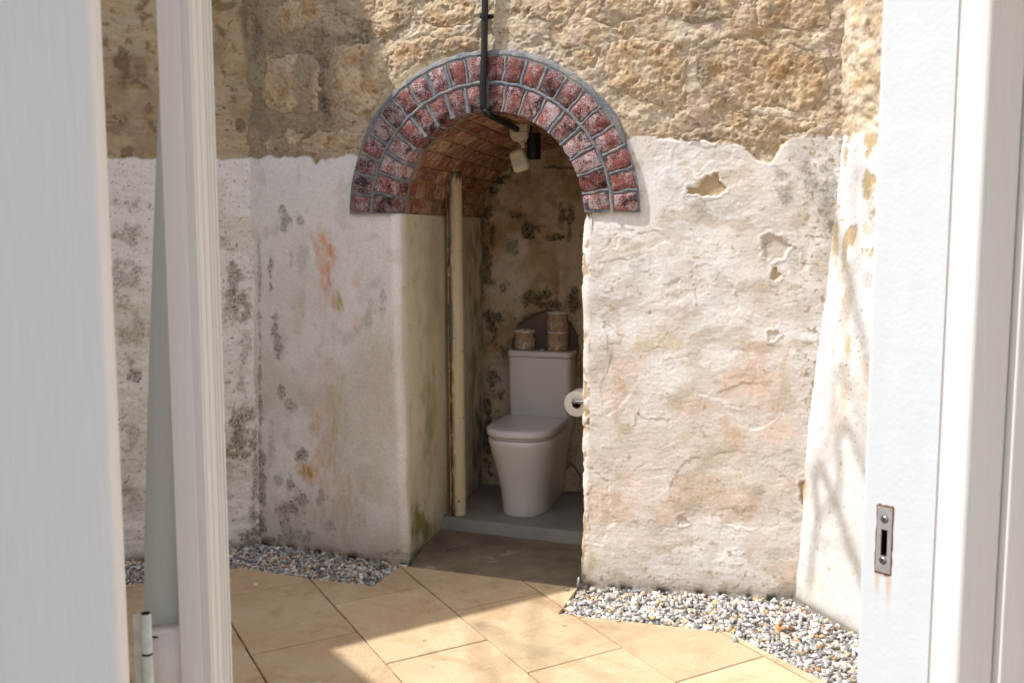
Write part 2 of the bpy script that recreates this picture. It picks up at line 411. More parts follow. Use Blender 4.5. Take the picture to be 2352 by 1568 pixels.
def plaster_mask(u, v, s, z):
    ln = np.interp(u, PLINE[:, 0], PLINE[:, 1]) + fbm(s * 14, z * 14, 5, 4) * 13
    return ss(-3.5, 3.5, v - ln)
def lean(s, z):
    l = np.interp(z, [0, .4, 1.2], [.036, .016, 0]) * np.exp(-((s - sL) / .10) ** 2)
    return l + np.interp(z, [0, 1.2, 1.6], [0, .0, .004]) * np.exp(-((s - sR) / .10) ** 2)
HOLES = [([(1605,412),(1640,398),(1655,410),(1668,432),(1655,448),(1620,455),(1602,445),(1574,448),(1580,432),(1600,430)], .010),
         ([(1748,548),(1772,536),(1800,548),(1815,565),(1800,590),(1775,600),(1755,590)], .005),
         ([(1775,612),(1788,610),(1790,636),(1778,652),(1770,640)], .006),
         ([(1764,762),(1784,755),(1790,768),(1775,786),(1765,782)], .004),
         ([(1836,1110),(1850,1098),(1858,1120),(1845,1160),(1838,1145)], .006),
         ([(1550,1190),(1575,1185),(1580,1200),(1556,1204)], .003)]
HOLES = [([px2sz(*p) for p in P], d) for P, d in HOLES]
LEDGES = [[(1400,520),(1430,525),(1500,530),(1545,545),(1540,560),(1500,572),(1460,575),(1430,545),(1410,572),(1385,575),(1395,540)],
 [(1375,600),(1440,590),(1500,650),(1560,645),(1570,690),(1530,700),(1480,710),(1440,690),(1395,650)],
 [(1390,740),(1450,780),(1470,860),(1440,930),(1400,950),(1380,900),(1400,840)],
 [(1500,840),(1620,800),(1700,790),(1740,830),(1760,900),(1700,940),(1600,900),(1530,880)],
 [(1560,1060),(1640,1040),(1740,1040),(1820,1100),(1830,1180),(1760,1220),(1660,1200),(1580,1180),(1540,1120)],
 [(1560,330),(1690,335),(1680,390),(1640,370),(1600,400),(1560,385),(1540,350)],
 [(1750,545),(1810,550),(1870,620),(1890,690),(1870,710),(1800,700),(1760,640)],
 [(1640,900),(1700,880),(1760,870),(1790,940),(1740,990),(1680,960)],
 [(1360,1080),(1400,1100),(1410,1200),(1380,1250),(1350,1240)],
 [(1580,600),(1660,620),(1700,700),(1660,740),(1600,700)], [(1460,950),(1540,960),(1560,1010),(1500,1040),(1450,1000)]]
LEDGES = [[px2sz(*p) for p in P] for P in LEDGES]

def hfront(s, z, u, v, side=0):
    """relief of the wall face, metres"""
    pm = plaster_mask(u, v, s, z)
    right = ss(sR - .05, sR + .05, s)
    h = fbm(s * 1.9, z * 1.9, 1, 3) * .016
    t = fbm(s * 2.3 + fbm(s * 7, z * 7, 44, 2) * .22, z * 2.9 + fbm(s * 7, z * 7, 45, 2) * .22, 9, 6, .5)
    for P in LEDGES:
        b = np.array(P); sel = (s > b[:, 0].min() - .05) & (s < b[:, 0].max() + .05) & (z > b[:, 1].min() - .05) & (z < b[:, 1].max() + .05)
        if sel.any():
            sdv = poly_sd(s[sel], z[sel], P) + fbm(s[sel] * 13, z[sel] * 13, 177, 5, .55) * .034
            h[sel] -= ss(-.0015, .005, sdv) * .0024 * ss(.09, .0, sdv) * ss(-.35, .25, fbm(s[sel] * 5, z[sel] * 5, 178, 3)); h[sel] += np.exp(-((sdv + .004) / .004) ** 2) * .0006 * ss(-.1, .3, fbm(s[sel] * 8, z[sel] * 8, 179, 3))
    ter = .0 * sum(ss(k, k + .012, t) for k in (-.22, -.08, .06, .21)) * .0032 * ss(-.45, .1, fbm(s * 3, z * 3, 46, 3))
    t2 = fbm(s * 7, z * 9, 91, 5, .55)
    ter += (ss(.20, .215, t2) + ss(-.30, -.285, t2)) * .0009
    pl = .006 + (ter + fbm(s * 9, z * 11, 12, 4) * .0022 + fbm(s * 22, z * 60, 12, 4) * .0008) * (.35 + .65 * right) + fbm(s * 90, z * 90, 19, 3) * .0007
    rg = 1 - np.abs(fbm(s * 9, z * 12, 21, 4)) * 2.4
    st = -.008 + fbm(s * 6, z * 7, 31, 4) * .012 + rg * .003 + fbm(s * 30, z * 36, 33, 3) * .0045 + np.abs(fbm(s * 75, z * 90, 35, 2)) * .003
    tr = fbm(s * 5, z * 5, 61, 5); st += ss(.04, .07, tr) * .006 + ss(-.12, -.1, tr) * .004
    h = h + st * (1 - pm) + pl * pm
    for P, d in HOLES: 
        b = np.array(P); 
        sel = (s > b[:, 0].min() - .05) & (s < b[:, 0].max() + .05) & (z > b[:, 1].min() - .05) & (z < b[:, 1].max() + .05)
        if sel.any():
            sdv = poly_sd(s[sel], z[sel], P) + fbm(s[sel] * 26, z[sel] * 26, 77, 5, .6) * .022
            h[sel] -= ss(-.001, .004, sdv) * d; h[sel] += np.exp(-((sdv + .006) / .006) ** 2) * .002
    h -= np.exp(-np.maximum(z, 0) / .03) * .006
    return h, pm

def blob(u, v, cu, cv, ru, rv, sx, sz, seed, rough=.5, fs=10, ang=0):
    box = (np.abs(u - cu) < max(ru, rv) * 2.2) & (np.abs(v - cv) < max(ru, rv) * 2.2) if ang else (np.abs(u - cu) < ru * 2.2 + 3) & (np.abs(v - cv) < rv * 2.2 + 3)
    out_ = np.zeros(u.shape)
    if not box.any(): return out_
    u, v, sx, sz = u[box], v[box], sx[box], sz[box]
    a = R_(ang); du = (u - cu) * math.cos(a) + (v - cv) * math.sin(a); dv = -(u - cu) * math.sin(a) + (v - cv) * math.cos(a)
    d = np.sqrt((du / ru) ** 2 + (dv / rv) ** 2)
    out_[box] = ss(1.15, .15, d + fbm(sx * fs, sz * fs, seed, 4) * rough * 1.4); return out_
def lay(c, m, col, k=1.):
    return c + (lin(col) - c) * (np.clip(m * k, 0, 1))[..., None]
_sc = {}
def speck(sx, sz, seed, thr=.25, fs=70):
    key = (sx.shape, float(sx.flat[0]), float(sz.flat[-1]), fs)
    if sx.size > 20000:
        if key not in _sc: _sc[key] = fbm(sx * fs, sz * fs, int(fs), 3, .6)
        return ss(thr, thr + .10, _sc[key])
    return ss(thr, thr + .10, fbm(sx * fs, sz * fs, seed, 3, .6))
_fc = {}
def field(sx, sz, fx, fz, seed, oc=4):
    key = (sx.shape, float(sx.flat[0]), float(sx.flat[-1]), float(sz.flat[-1]), fx, fz, seed)
    if key not in _fc: _fc[key] = fbm(sx * fx, sz * fz, seed, oc, .6)
    return _fc[key]
def smudge(g, sx, sz):
    return ss(.34, .80, g * 1.0 + field(sx, sz, 24, 20, 71) * 1.0 + field(sx, sz, 70, 60, 72, 2) * .35) * ss(0, .15, g)
def col_stonezone(s, z, u, v):
    n = fbm(s * 3, z * 3, 101, 5); n2 = fbm(s * 16, z * 16, 103, 4)
    c = np.zeros(s.shape + (3,)) + lin((202, 184, 154))
    c = lay(c, ss(-.05, .25, n), (190, 166, 130)); c = lay(c, ss(0, .35, fbm(s * 5, z * 6, 107, 4)), (214, 198, 172), .8)
    c = lay(c, ss(.1, .3, n2), (170, 142, 104), .55); c = lay(c, ss(.1, .4, -n2), (184, 172, 158), .55)
    c = lay(c, ss(.10, .35, fbm(s * 7, z * 4, 111, 4)), (192, 158, 112), .7)
    c = lay(c, ss(.18, .4, fbm(s * 6 + 4, z * 4, 113, 5)) , (204, 176, 160), .7)
    left = ss(900, 700, u)                                                       # darker, greyer tan over the left half
    c = lay(c, left * .85, (166, 144, 112)); c = lay(c, left * ss(-.1, .3, n), (142, 126, 102), .6)
    for cu, cv, ru, rv, k in ((735,150,22,120,.7),(745,250,20,60,.8),(690,310,60,20,.5),(820,95,70,26,.8),(840,60,30,20,.6),(590,90,18,90,.6),(640,95,40,26,.35),(700,20,16,22,.8),(1000,115,30,24,.5),
                          (1660,210,26,40,.75),(1700,225,40,30,.4),(1640,30,40,30,.4),(1900,50,30,60,.4),(790,215,30,60,.25),(1080,120,30,26,.45),(1270,95,8,8,.6)):
        c = lay(c, blob(u, v, cu, cv, ru, rv, s, z, int(cu), .8, 12) * (.45 + .55 * speck(s, z, int(cv) + 3, .0, 60)), (74, 66, 58), k)
    for cu, cv, ru, rv in ((1180,60,60,50),(1120,200,0.1,.1),(1450,230,70,40),(1520,250,60,20),(930,230,30,60),(1800,195,0.1,.1),(1360,60,60,30),(1740,170,0.1,.1)):
        if ru > 1: c = lay(c, blob(u, v, cu, cv, ru, rv, s, z, int(cu) + 1, .5), (206, 184, 150), .7)
    c = lay(c, blob(u, v, 1920, 150, 30, 190, s, z, 7, .6), (186, 160, 136), .7)
    pits = speck(s, z, 171, .30, 40); c = lay(c, pits, (112, 86, 58), .6)
    c = lay(c, speck(s, z, 175, .40, 22) , (150, 104, 64), .4)
    return c * .84 + (c @ np.array([.3, .6, .1]))[..., None] * .16
def col_stone(s, z, u, v, sd, seed):
    n = fbm(s * 9, z * 9, seed, 5); c = np.zeros(s.shape + (3,)) + lin((200, 172, 132))
    c = lay(c, ss(-.1, .3, n), (186, 150, 104)); c = lay(c, ss(.0, .3, -n), (214, 190, 150), .9)
    c = lay(c, ss(.12, .3, fbm(s * 20, z * 20, seed + 3, 4)), (164, 124, 82), .55)
    c = lay(c, ss(.05, .3, fbm(s * 6, z * 6, seed + 5, 3)), (190, 174, 152), .5)
    c = lay(c, ss(.034, .0, sd + fbm(s * 30, z * 30, seed + 8, 3) * .012), (192, 172, 142), .85)
    c = lay(c, speck(s, z, seed + 9, .32, 45), (120, 88, 58), .6)
    c = lay(c, ss(.12, .28, fbm(s * 5, z * 5, seed + 11, 4)), (158, 140, 116), .75)
    return c * .86 + (c @ np.array([.3, .6, .1]))[..., None] * .14
def col_plaster(s, z, u, v):
    c = np.zeros(s.shape + (3,)) + lin((236, 233, 231))
    right = ss(sR - .1, sR + .1, s)
    n = fbm(s * 2.3, z * 2.3, 201, 5)
    low = ss(520, 900, v)
    c = lay(c, right * ss(-.35, .2, n + low * .25 - .1), (221, 213, 204), .85)
    c = lay(c, right * ss(.05, .35, fbm(s * 4, z * 4, 205, 4)) * low, (222, 196, 176), .6)
    c = lay(c, right * ss(.1, .3, fbm(s * 6, z * 8, 206, 4)), (190, 176, 156), .55)
    c = lay(c, (1 - right) * low * ss(-.4, .3, n), (212, 203, 192), .8)
    c = lay(c, ss(.1, .4, fbm(s * 9, z * 9, 208, 4)), (206, 200, 192), .5)
    B = lambda cu, cv, ru, rv, col, k, seed=0, r=.5, ang=0, fs=10: lay(c, blob(u, v, cu, cv, ru, rv, s, z * .5, seed or int(cu + cv), r * 1.7, fs * 1.6, ang) * np.clip(.75 + 1.3 * field(s, z, 38, 14, 73), 0, 1.2), col, k)
    # left section stains, and a pale stripe along the jamb edge
    c = B(742, 590, 34, 76, (228, 182, 136), .75); c = B(757, 625, 15, 62, (226, 138, 104), .75); c = B(735, 560, 14, 40, (222, 150, 90), .55)
    c = B(768, 690, 9, 30, (216, 140, 104), .5); c = B(780, 705, 10, 34, (180, 178, 84), .9); c = B(776, 930, 24, 150, (190, 186, 138), .6)
    c = B(748, 900, 34, 190, (224, 192, 180), .45); c = B(750, 1080, 36, 180, (216, 180, 164), .55); c = B(800, 1160, 60, 110, (206, 190, 172), .8)
    c = B(708, 1080, 44, 34, (204, 170, 112), .8); c = B(706, 1085, 26, 18, (186, 142, 76), .7); c = B(738, 1060, 16, 30, (206, 170, 100), .5); c = B(818, 640, 20, 30, (226, 186, 160), .5); c = B(822, 740, 14, 24, (226, 180, 150), .5); c = B(805, 555, 14, 34, (224, 190, 150), .4)
    c = B(690, 720, 16, 60, (206, 186, 150), .45); c = B(720, 980, 14, 50, (196, 168, 116), .5); c = B(870, 900, 40, 260, (212, 204, 184), .6); c = B(690, 600, 20, 60, (204, 196, 186), .6); c = B(690,1180,70,60,(200,192,176),.6)
    c = B(907, 700, 5, 330, (232, 232, 234), .4); c = B(770, 1000, 10, 120, (180, 182, 124), .3)
    c = lay(c, (1 - right) * ss(1120, 1260, v), (186, 174, 158), .55)
    # mould; one spot has its shadow painted in, the corner line is just darker
    def mould(cu, cv, ru, rv, k=1., r=.7, col=(60, 56, 46), thr=.10, fs=95):
        nonlocal c
        g = blob(u, v, cu, cv, ru, rv, s, z, int(cu * 3 + cv), r, 14)
        c = lay(c, g, (170, 164, 150), .40 * k); k *= .78; c = lay(c, smudge(g, s, z), (122, 117, 104), .62 * k); c = lay(c, smudge(g * .8, s, z) * speck(s, z, int(cu), .06, fs), col, k)
    for a in ((622,620,9,44,.95),(655,505,18,36,.7),(632,760,14,40,.8),(640,800,14,40,.8),(648,900,12,36,.6),(670,930,16,30,.5),(700,1045,22,22,1.),(640,1100,14,24,.5),(668,1110,14,24,.6),(690,1150,20,40,.8),(660,1170,26,34,.7),
              (605,1100,10,150,.8),(600,1210,12,60,1.),(618,1240,40,18,.9),(700,1225,30,30,.6),(740,1140,22,20,.4),(760,1210,20,18,.4),(655,1210,20,40,.6),(600,940,6,220,.7),(597,640,6,120,.5),(670,600,8,30,.3),(690,500,14,24,.5),(625,1020,10,60,.35),
              (880,690,12,60,.35),(850,720,12,40,.3),(900,1270,60,10,.5),(820,1275,90,9,.45)): mould(*a)
    # right section
    for a in ((1600,476,40,20,.35),(1660,490,40,22,.3),(1790,440,26,50,.55),(1810,440,20,30,.5),(1760,560,26,14,.5),(1830,590,50,50,.3),(1420,430,14,20,.3),(1860,430,30,90,.35),(1900,470,26,150,.5),(1600,640,30,40,.15),(1700,1170,40,14,.4),(1740,1130,20,20,.2)):
        mould(*a, col=(96, 92, 84), thr=.08)
    for a in ((1480,560,70,30,(214,196,168),.4),(1415,560,20,60,(206,196,160),.5),(1420,900,16,200,(196,168,130),.45),(1520,790,60,30,(206,194,158),.55),(1740,860,70,80,(226,190,164),.45),(1650,1050,120,90,(208,196,174),.6),(1600,1150,120,60,(196,180,158),.45),
              (1700,1000,50,40,(220,186,158),.4),(1760,700,40,60,(202,182,152),.4),(1740,800,60,20,(196,160,112),.35),(1360,1290,30,60,(190,182,150),.6),(1450,1100,60,120,(222,204,190),.5),(1800,860,14,40,(196,176,146),.5),
              (1790,1140,60,50,(196,176,150),.4),(1700,930,30,20,(220,170,140),.35),(1650,410,90,50,(214,200,180),.5)):
        c = B(*a[:4], a[4], a[5], 0, .7)
    c = lay(c, right * (v > 1250) * speck(s, z, 313, .26, 30) * ss(1240, 1340, v), (150, 128, 96), .6)
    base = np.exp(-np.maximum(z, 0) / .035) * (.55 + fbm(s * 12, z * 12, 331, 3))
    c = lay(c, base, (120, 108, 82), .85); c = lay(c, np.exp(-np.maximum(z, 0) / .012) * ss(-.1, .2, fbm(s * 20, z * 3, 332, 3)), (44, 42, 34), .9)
    # corner with the right side wall
    fl = fbm(s * 16, z * 16, 351, 4)
    c = lay(c, ss(sCR - .02 + .0, sCR + .10, s - .06 * np.clip(z, 0, 1.9) + .03) * ss(.12, .2, fl) * ss(1150, 900, v), (180, 156, 120), .9)
    c = lay(c, ss(.22, .3, fbm(s * 40, z * 40, 353, 3)) * ss(1800, 1870, u) * ss(1100, 900, v), (160, 140, 110), .8)
    # tiny chips where the limewash has gone
    c = lay(c, right * ss(.44, .5, fbm(s * 26, z * 26, 361, 4)), (190, 166, 130), .8)
    for P, d in HOLES:
        b = np.array(P); sel = (s > b[:, 0].min() - .04) & (s < b[:, 0].max() + .04) & (z > b[:, 1].min() - .04) & (z < b[:, 1].max() + .04)
        if sel.any():
            sdv = poly_sd(s[sel], z[sel], P) + fbm(s[sel] * 26, z[sel] * 26, 77, 5, .6) * .022
            c[sel] = lay(c[sel], ss(0, .003, sdv), (190, 168, 134), .95 if d > .0055 else .35)
    return c
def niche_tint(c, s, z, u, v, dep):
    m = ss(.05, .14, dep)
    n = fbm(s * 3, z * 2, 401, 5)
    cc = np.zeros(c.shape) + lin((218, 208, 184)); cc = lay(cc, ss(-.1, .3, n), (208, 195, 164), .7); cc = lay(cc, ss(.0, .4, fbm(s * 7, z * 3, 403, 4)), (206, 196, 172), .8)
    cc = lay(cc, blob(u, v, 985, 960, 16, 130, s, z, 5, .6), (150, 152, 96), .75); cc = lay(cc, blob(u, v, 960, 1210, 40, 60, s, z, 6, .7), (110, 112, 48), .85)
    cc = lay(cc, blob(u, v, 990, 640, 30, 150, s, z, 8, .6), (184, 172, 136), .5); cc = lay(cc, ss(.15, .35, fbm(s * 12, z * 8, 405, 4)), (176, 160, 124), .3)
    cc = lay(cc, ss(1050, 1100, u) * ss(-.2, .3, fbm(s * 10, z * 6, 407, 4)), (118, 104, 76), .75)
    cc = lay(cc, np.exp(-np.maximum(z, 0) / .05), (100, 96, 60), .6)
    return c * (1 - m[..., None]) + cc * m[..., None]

# ------------------------------------------------------------------ things: the front wall
def attach_group(): pass
fw = empty('stone_wall', (float(C0[0]), float(C0[1]), 0), 'tall old limestone wall, limewashed below, pierced by the arched privy opening', 'wall')
DS = .0036; RJ = .028
sg = np.arange(-.03, sCR + .30, DS)
iL = int(round((sL - RJ - sg[0]) / DS)); iR = int(round((sR + RJ - sg[0]) / DS))
zg = np.concatenate([np.arange(-.06, 2.66, DS), np.arange(2.70, 3.61, .06)])
iZ = int(np.argmin(abs(zg - ZS)))
S, Z = np.meshgrid(sg, zg)
def place(S, Z, H): 
    x, y, dx, dy = front(S); l = lean(S, Z)
    return np.stack([x + dx * l + dy * H, y + dy * l - dx * H, Z], -1)
P0 = place(S, Z, 0 * S); u, v = pix(P0); 
H, PM = hfront(S, Z, u, v)
for P in STONE_SZ:
    b = np.array(P); sel = (S > b[:, 0].min() - .03) & (S < b[:, 0].max() + .03) & (Z > b[:, 1].min() - .03) & (Z < b[:, 1].max() + .03)
    H[sel] -= ss(-.004, .02, poly_sd(S[sel], Z[sel], P)) * .011
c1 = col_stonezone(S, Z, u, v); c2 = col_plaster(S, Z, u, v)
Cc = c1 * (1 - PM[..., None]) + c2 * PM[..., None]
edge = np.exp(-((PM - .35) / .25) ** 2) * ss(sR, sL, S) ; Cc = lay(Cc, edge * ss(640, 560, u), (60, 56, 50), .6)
rho = np.hypot(S - s0, Z - ZS)
H = np.where(Z > ZS - .11, H - np.maximum(0, H - .002) * ss(.74, .68, rho) * ss(ZS - .10, ZS + .01, Z), H)
keep = np.ones((len(zg) - 1, len(sg) - 1), bool)
keep[:iZ, iL:iR] = False
rc = (rho[:-1, :-1] + rho[1:, 1:]) / 2
keep &= ~((rc < .60) & (Z[:-1, :-1] > zg[iZ] - 1e-6))
Pf = place(S, Z, H)
me = grid_mesh('wall_face', Pf, keep, Cc); wall_face = link('wall_face', me, M_plaster, fw)
# stones set in it
for k, P in enumerate(STONE_SZ):
    b = np.array(P); gs = np.arange(b[:, 0].min() - .03, b[:, 0].max() + .03, DS); gz = np.arange(b[:, 1].min() - .03, b[:, 1].max() + .03, DS)
    s_, z_ = np.meshgrid(gs, gz); p_ = Wp(s_, z_); uu, vv = pix(p_); hh, pm_ = hfront(s_, z_, uu, vv)
    sdv = poly_sd(s_, z_, P) + fbm(s_ * 18, z_ * 18, 500 + k, 5, .6) * .040
    rel = fbm(s_ * 14, z_ * 14, 520 + k, 5, .6) * .013 + np.abs(fbm(s_ * 30, z_ * 30, 540 + k, 3)) * .007 - np.maximum(0, fbm(s_ * 22, z_ * 22, 560 + k, 2) - .26) * .035
    hs = fbm(s_ * 1.9, z_ * 1.9, 1, 3) * .016 + (hh - fbm(s_ * 1.9, z_ * 1.9, 1, 3) * .016) * .25
    hs = hs + np.where(sdv > 0, ss(0, .05, sdv) * .004 + ss(0, .014, sdv) * (.003 + rel * .9), sdv * 1.5) 
    kp = (np.maximum.reduce([sdv[:-1, :-1], sdv[1:, 1:], sdv[:-1, 1:], sdv[1:, :-1]]) > -.012)
    cst = col_stone(s_, z_, uu, vv, sdv, 600 + k * 17)
    lm = 1 - pm_[..., None]; cst = cst * lm + (cst * .6 + lin((206, 190, 168)) * .4) * (1 - lm)
    me = grid_mesh('stone', Wp(s_, z_, hs), kp, cst); link('stone', me, M_stone, fw)

# plan paths that turn into the niche
def niche_path(side):
    """plan points, running lengths and depth from the corner start; side -1 left, +1 right"""
    st = sg[iL] if side < 0 else sg[iR]
    x, y, dx, dy = front(st); d = np.array([dx, dy]) * (-side); n_in = np.array([-dy, dx])   # d towards opening
    p = np.array([x, y]); pts = [p]; R = RJ
    cen = p + n_in * R
    for a in np.linspace(0, math.pi / 2, 12)[1:]: pts.append(cen - n_in * R * math.cos(a) + d * R * math.sin(a))
    endp = C0 + N0 * (DEP + .06) + U0 * side * (HWID + .068)
    st2 = pts[-1]; nn = int(np.linalg.norm(endp - st2) / .006)
    for i in range(1, nn + 1): pts.append(st2 + (endp - st2) * i / nn)
    pts = np.array(pts); seg = np.r_[0, np.cumsum(np.hypot(*np.diff(pts, axis=0).T))]
    return st, pts, seg
for side in (-1, 1):
    st, pts, seg = niche_path(side)
    zz = zg[:iZ + 1]
    if side > 0: zz = zz
    tn = np.gradient(pts, axis=0); tn /= np.hypot(*tn.T)[:, None]
    # outward normal (into the open space)
    nrm = np.stack([tn[:, 1], -tn[:, 0]], 1) if side < 0 else np.stack([-tn[:, 1], tn[:, 0]], 1)
    x, y, dx, dy = front(st)
    if nrm[0] @ np.array([dy, -dx]) < 0: nrm = -nrm
    nrm[0] = (dy, -dx)
    sp = st + seg * (-side)
    SS, ZZ = np.meshgrid(sp, zz); DD = np.broadcast_to(seg, SS.shape)
    base = np.zeros(SS.shape + (3,)); base[..., 0] = pts[:, 0]; base[..., 1] = pts[:, 1]; base[..., 2] = ZZ
    uu, vv = pix(base); hh, pm_ = hfront(SS, ZZ, uu, vv)
    pmo = plaster_mask(uu, vv, SS, ZZ)
    l = lean(SS, ZZ) if side < 0 else lean(SS, ZZ)
    ddx, ddy = dx, dy
    hh = np.where(DD > .06, hh * .7 + 0, hh)
    chip = 0
    if side > 0:
        chip = ss(.06, .0, np.abs(DD - .03)) * ss(.10, .30, fbm(ZZ * 9, DD * 16 + 3, 71, 4)) * .006
        bz = np.exp(-((ZZ - .72) / .05) ** 2) * ss(.07, .0, np.abs(DD - .03)) * .012; chip = chip + bz * ss(-.1, .1, fbm(ZZ * 20, DD * 20, 73, 3))
    hh = hh - chip
    base[..., 0] += nrm[:, 0] * hh + ddx * l; base[..., 1] += nrm[:, 1] * hh + ddy * l
    cp = col_plaster(SS, ZZ, uu, vv)
    if side > 0: cp = lay(cp, np.clip(chip / .006, 0, 1), (178, 150, 110), .9)
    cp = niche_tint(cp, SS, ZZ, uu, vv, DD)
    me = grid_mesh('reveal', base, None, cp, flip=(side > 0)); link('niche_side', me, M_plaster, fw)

# niche back wall
wg = np.arange(-.56, .56, .0055); zb = np.arange(-.02, 2.06, .0055); Wg, Zb = np.meshgrid(wg, zb)
cN = C0 + N0 * DEP
B0 = np.stack([cN[0] + U0[0] * Wg, cN[1] + U0[1] * Wg, Zb], -1); uu, vv = pix(B0)
hb = fbm(Wg * 3, Zb * 3, 811, 3) * .014 + fbm(Wg * 11, Zb * 11, 813, 5, .6) * .010 + fbm(Wg * 50, Zb * 50, 815, 3) * .002
tt = fbm(Wg * 5, Zb * 5, 817, 5); hb += ss(.05, .07, tt) * .005
# old pipe chase rendered over, right of centre
ch = np.exp(-((uu - 1292) / 11) ** 4) * ss(1.32, 1.28, Zb) ; hb += ch * .016; hb += np.exp(-((uu - 1291) / 15) ** 4) * np.exp(-((vv - 585) / 18) ** 4) * .012
B0[..., 0] -= N0[0] * hb; B0[..., 1] -= N0[1] * hb
cb = np.zeros(B0.shape) + lin((218, 200, 172)); n = fbm(Wg * 3, Zb * 3, 821, 5)
cb = lay(cb, ss(-.1, .3, n), (182, 152, 114)); cb = lay(cb, ss(.0, .3, -n), (208, 190, 164), .8); cb = lay(cb, ss(.05, .3, fbm(Wg * 8, Zb * 7, 823, 4)), (160, 134, 100), .6)
for cu, cv, ru, rv, col_, k in ((1190,570,40,60,(228,218,210),.9),(1165,640,44,60,(228,216,206),.85),(1240,720,60,40,(190,172,150),.5),(1160,870,44,70,(220,206,192),.8),(1210,440,60,50,(190,170,134),.5),(1290,640,12,110,(222,202,180),.8),(1250,600,50,60,(186,158,118),.7)):
    cb = lay(cb, blob(uu, vv, cu, cv, ru, rv, Wg, Zb, int(cu), .7), col_, k)
for cu, cv, ru, rv, k, g in ((1150,408,26,20,1.,1),(1128,440,16,30,1.,1),(1175,385,34,14,1.,1),(1122,500,12,40,.9,0),(1190,495,26,14,.7,0),(1215,525,22,24,.9,0),(1265,545,36,12,.95,0),(1240,520,20,14,.7,0),(1290,500,12,30,.8,0),(1120,620,14,60,.7,0),(1150,660,20,20,.5,0),(1175,560,20,24,.5,0),
                       (1240,680,50,16,.8,0),(1210,690,40,18,.7,0),(1270,700,40,14,.7,0),(1140,730,30,26,.9,0),(1130,760,20,30,.8,0),(1160,800,26,30,.5,0),(1135,880,26,40,.7,0),(1120,1000,14,120,.9,0),(1150,960,24,50,.4,0),(1310,520,12,60,.7,0),(1320,700,14,60,.7,0),(1230,730,40,14,.6,0),(1110,560,8,160,.6,0),(1130,540,10,40,.6,1),(1290,385,60,6,.7,1)):
    g_ = blob(uu, vv, cu, cv, ru, rv, Wg, Zb, int(cu + cv), .8, 12)
    cb = lay(cb, g_, (144, 134, 108) if not g else (84, 98, 56), .6 * k)
    sm_ = smudge(g_, Wg, Zb); cb = lay(cb, sm_, (92, 90, 70) if not g else (44, 66, 26), .65 * k); cb = lay(cb, sm_ * speck(Wg, Zb, int(cv), .04, 70), (26, 32, 20) if not g else (20, 38, 10), k)
crk = np.abs(fbm(Wg * 4, Zb * 4, 835, 5)); cb = lay(cb, ss(.012, .0, crk) * ss(.0, .2, fbm(Wg * 2, Zb * 2, 836, 2)), (60, 46, 32), .8)
cb = lay(cb, speck(Wg, Zb, 837, .42, 60), (60, 48, 34), .7)
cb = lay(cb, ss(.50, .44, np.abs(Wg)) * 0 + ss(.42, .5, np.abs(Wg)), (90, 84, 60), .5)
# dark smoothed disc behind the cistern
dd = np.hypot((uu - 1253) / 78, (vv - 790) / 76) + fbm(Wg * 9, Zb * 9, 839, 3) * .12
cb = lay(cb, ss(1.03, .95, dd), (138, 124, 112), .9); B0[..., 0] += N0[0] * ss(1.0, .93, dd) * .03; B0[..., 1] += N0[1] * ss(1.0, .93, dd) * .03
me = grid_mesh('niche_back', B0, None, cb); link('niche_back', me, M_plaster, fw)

# ---- vault
def VP(phi, t, dr=0.):
    """phi 0 = left spring, pi = right spring"""
    k = t / DEP; a = HWID + .065 * k - dr; bz = (HWID * (1 - .12 * k)) - dr
    w_ = -a * math.cos(phi); p = C0 + N0 * t + U0 * w_
    return Vector((p[0], p[1], ZS + bz * math.sin(phi) - .0))
vault = link('vault', (lambda: grid_mesh('vault', np.array([[VP(ph, t, -.0055 + .002 * math.sin(ph * 37 + t * 23)) for ph in np.linspace(-.06, math.pi + .06, 90)] for t in np.linspace(.02, DEP + .05, 30)])))(), M_vmortar, fw)
tag(vault, 'limewashed brick barrel vault with tan mortar')
NC = 17
def brick_block(bmv, corner_fn, seed):
    pass
rng = random.Random(5)
for c_ in range(NC):
    ph0 = math.pi * c_ / NC; ph1 = math.pi * (c_ + 1) / NC
    off = 0 if c_ % 2 else .058
    t = .118 - off
    while t < DEP:
        t0 = max(t, .118); t1 = min(t + .108, DEP - .004); t += .118
        if t1 - t0 < .04: continue
        g = .0075 / HWID; dr = rng.uniform(-.002, .005)
        bm = bmesh.new(); vv_ = []
        for a in (ph0 + g, (ph0 + ph1) / 2, ph1 - g):
            for tt_ in (t0 + .004, (t0 + t1) / 2, t1 - .004):
                for d_ in (.0 + dr, -.05): vv_.append(bm.verts.new(VP(a, tt_, d_) + Vector((rng.uniform(-.0015, .0015), rng.uniform(-.0015, .0015), rng.uniform(-.0015, .0015)))))
        V = lambda i, j, k: vv_[(i * 3 + j) * 2 + k]
        for i in (0, 1):
            for j in (0, 1):
                bm.faces.new((V(i, j, 0), V(i + 1, j, 0), V(i + 1, j + 1, 0), V(i, j + 1, 0)))
        for i in (0, 1):
            bm.faces.new((V(i, 0, 0), V(i, 0, 1), V(i + 1, 0, 1), V(i + 1, 0, 0))); bm.faces.new((V(i, 2, 0), V(i + 1, 2, 0), V(i + 1, 2, 1), V(i, 2, 1)))
            bm.faces.new((V(0, i, 0), V(0, i + 1, 0), V(0, i + 1, 1), V(0, i, 1))); bm.faces.new((V(2, i, 0), V(2, i, 1), V(2, i + 1, 1), V(2, i + 1, 0)))
        link('brick', bm_mesh('brick', bm), M_vbrick, vault, smooth=True, sharp=40)

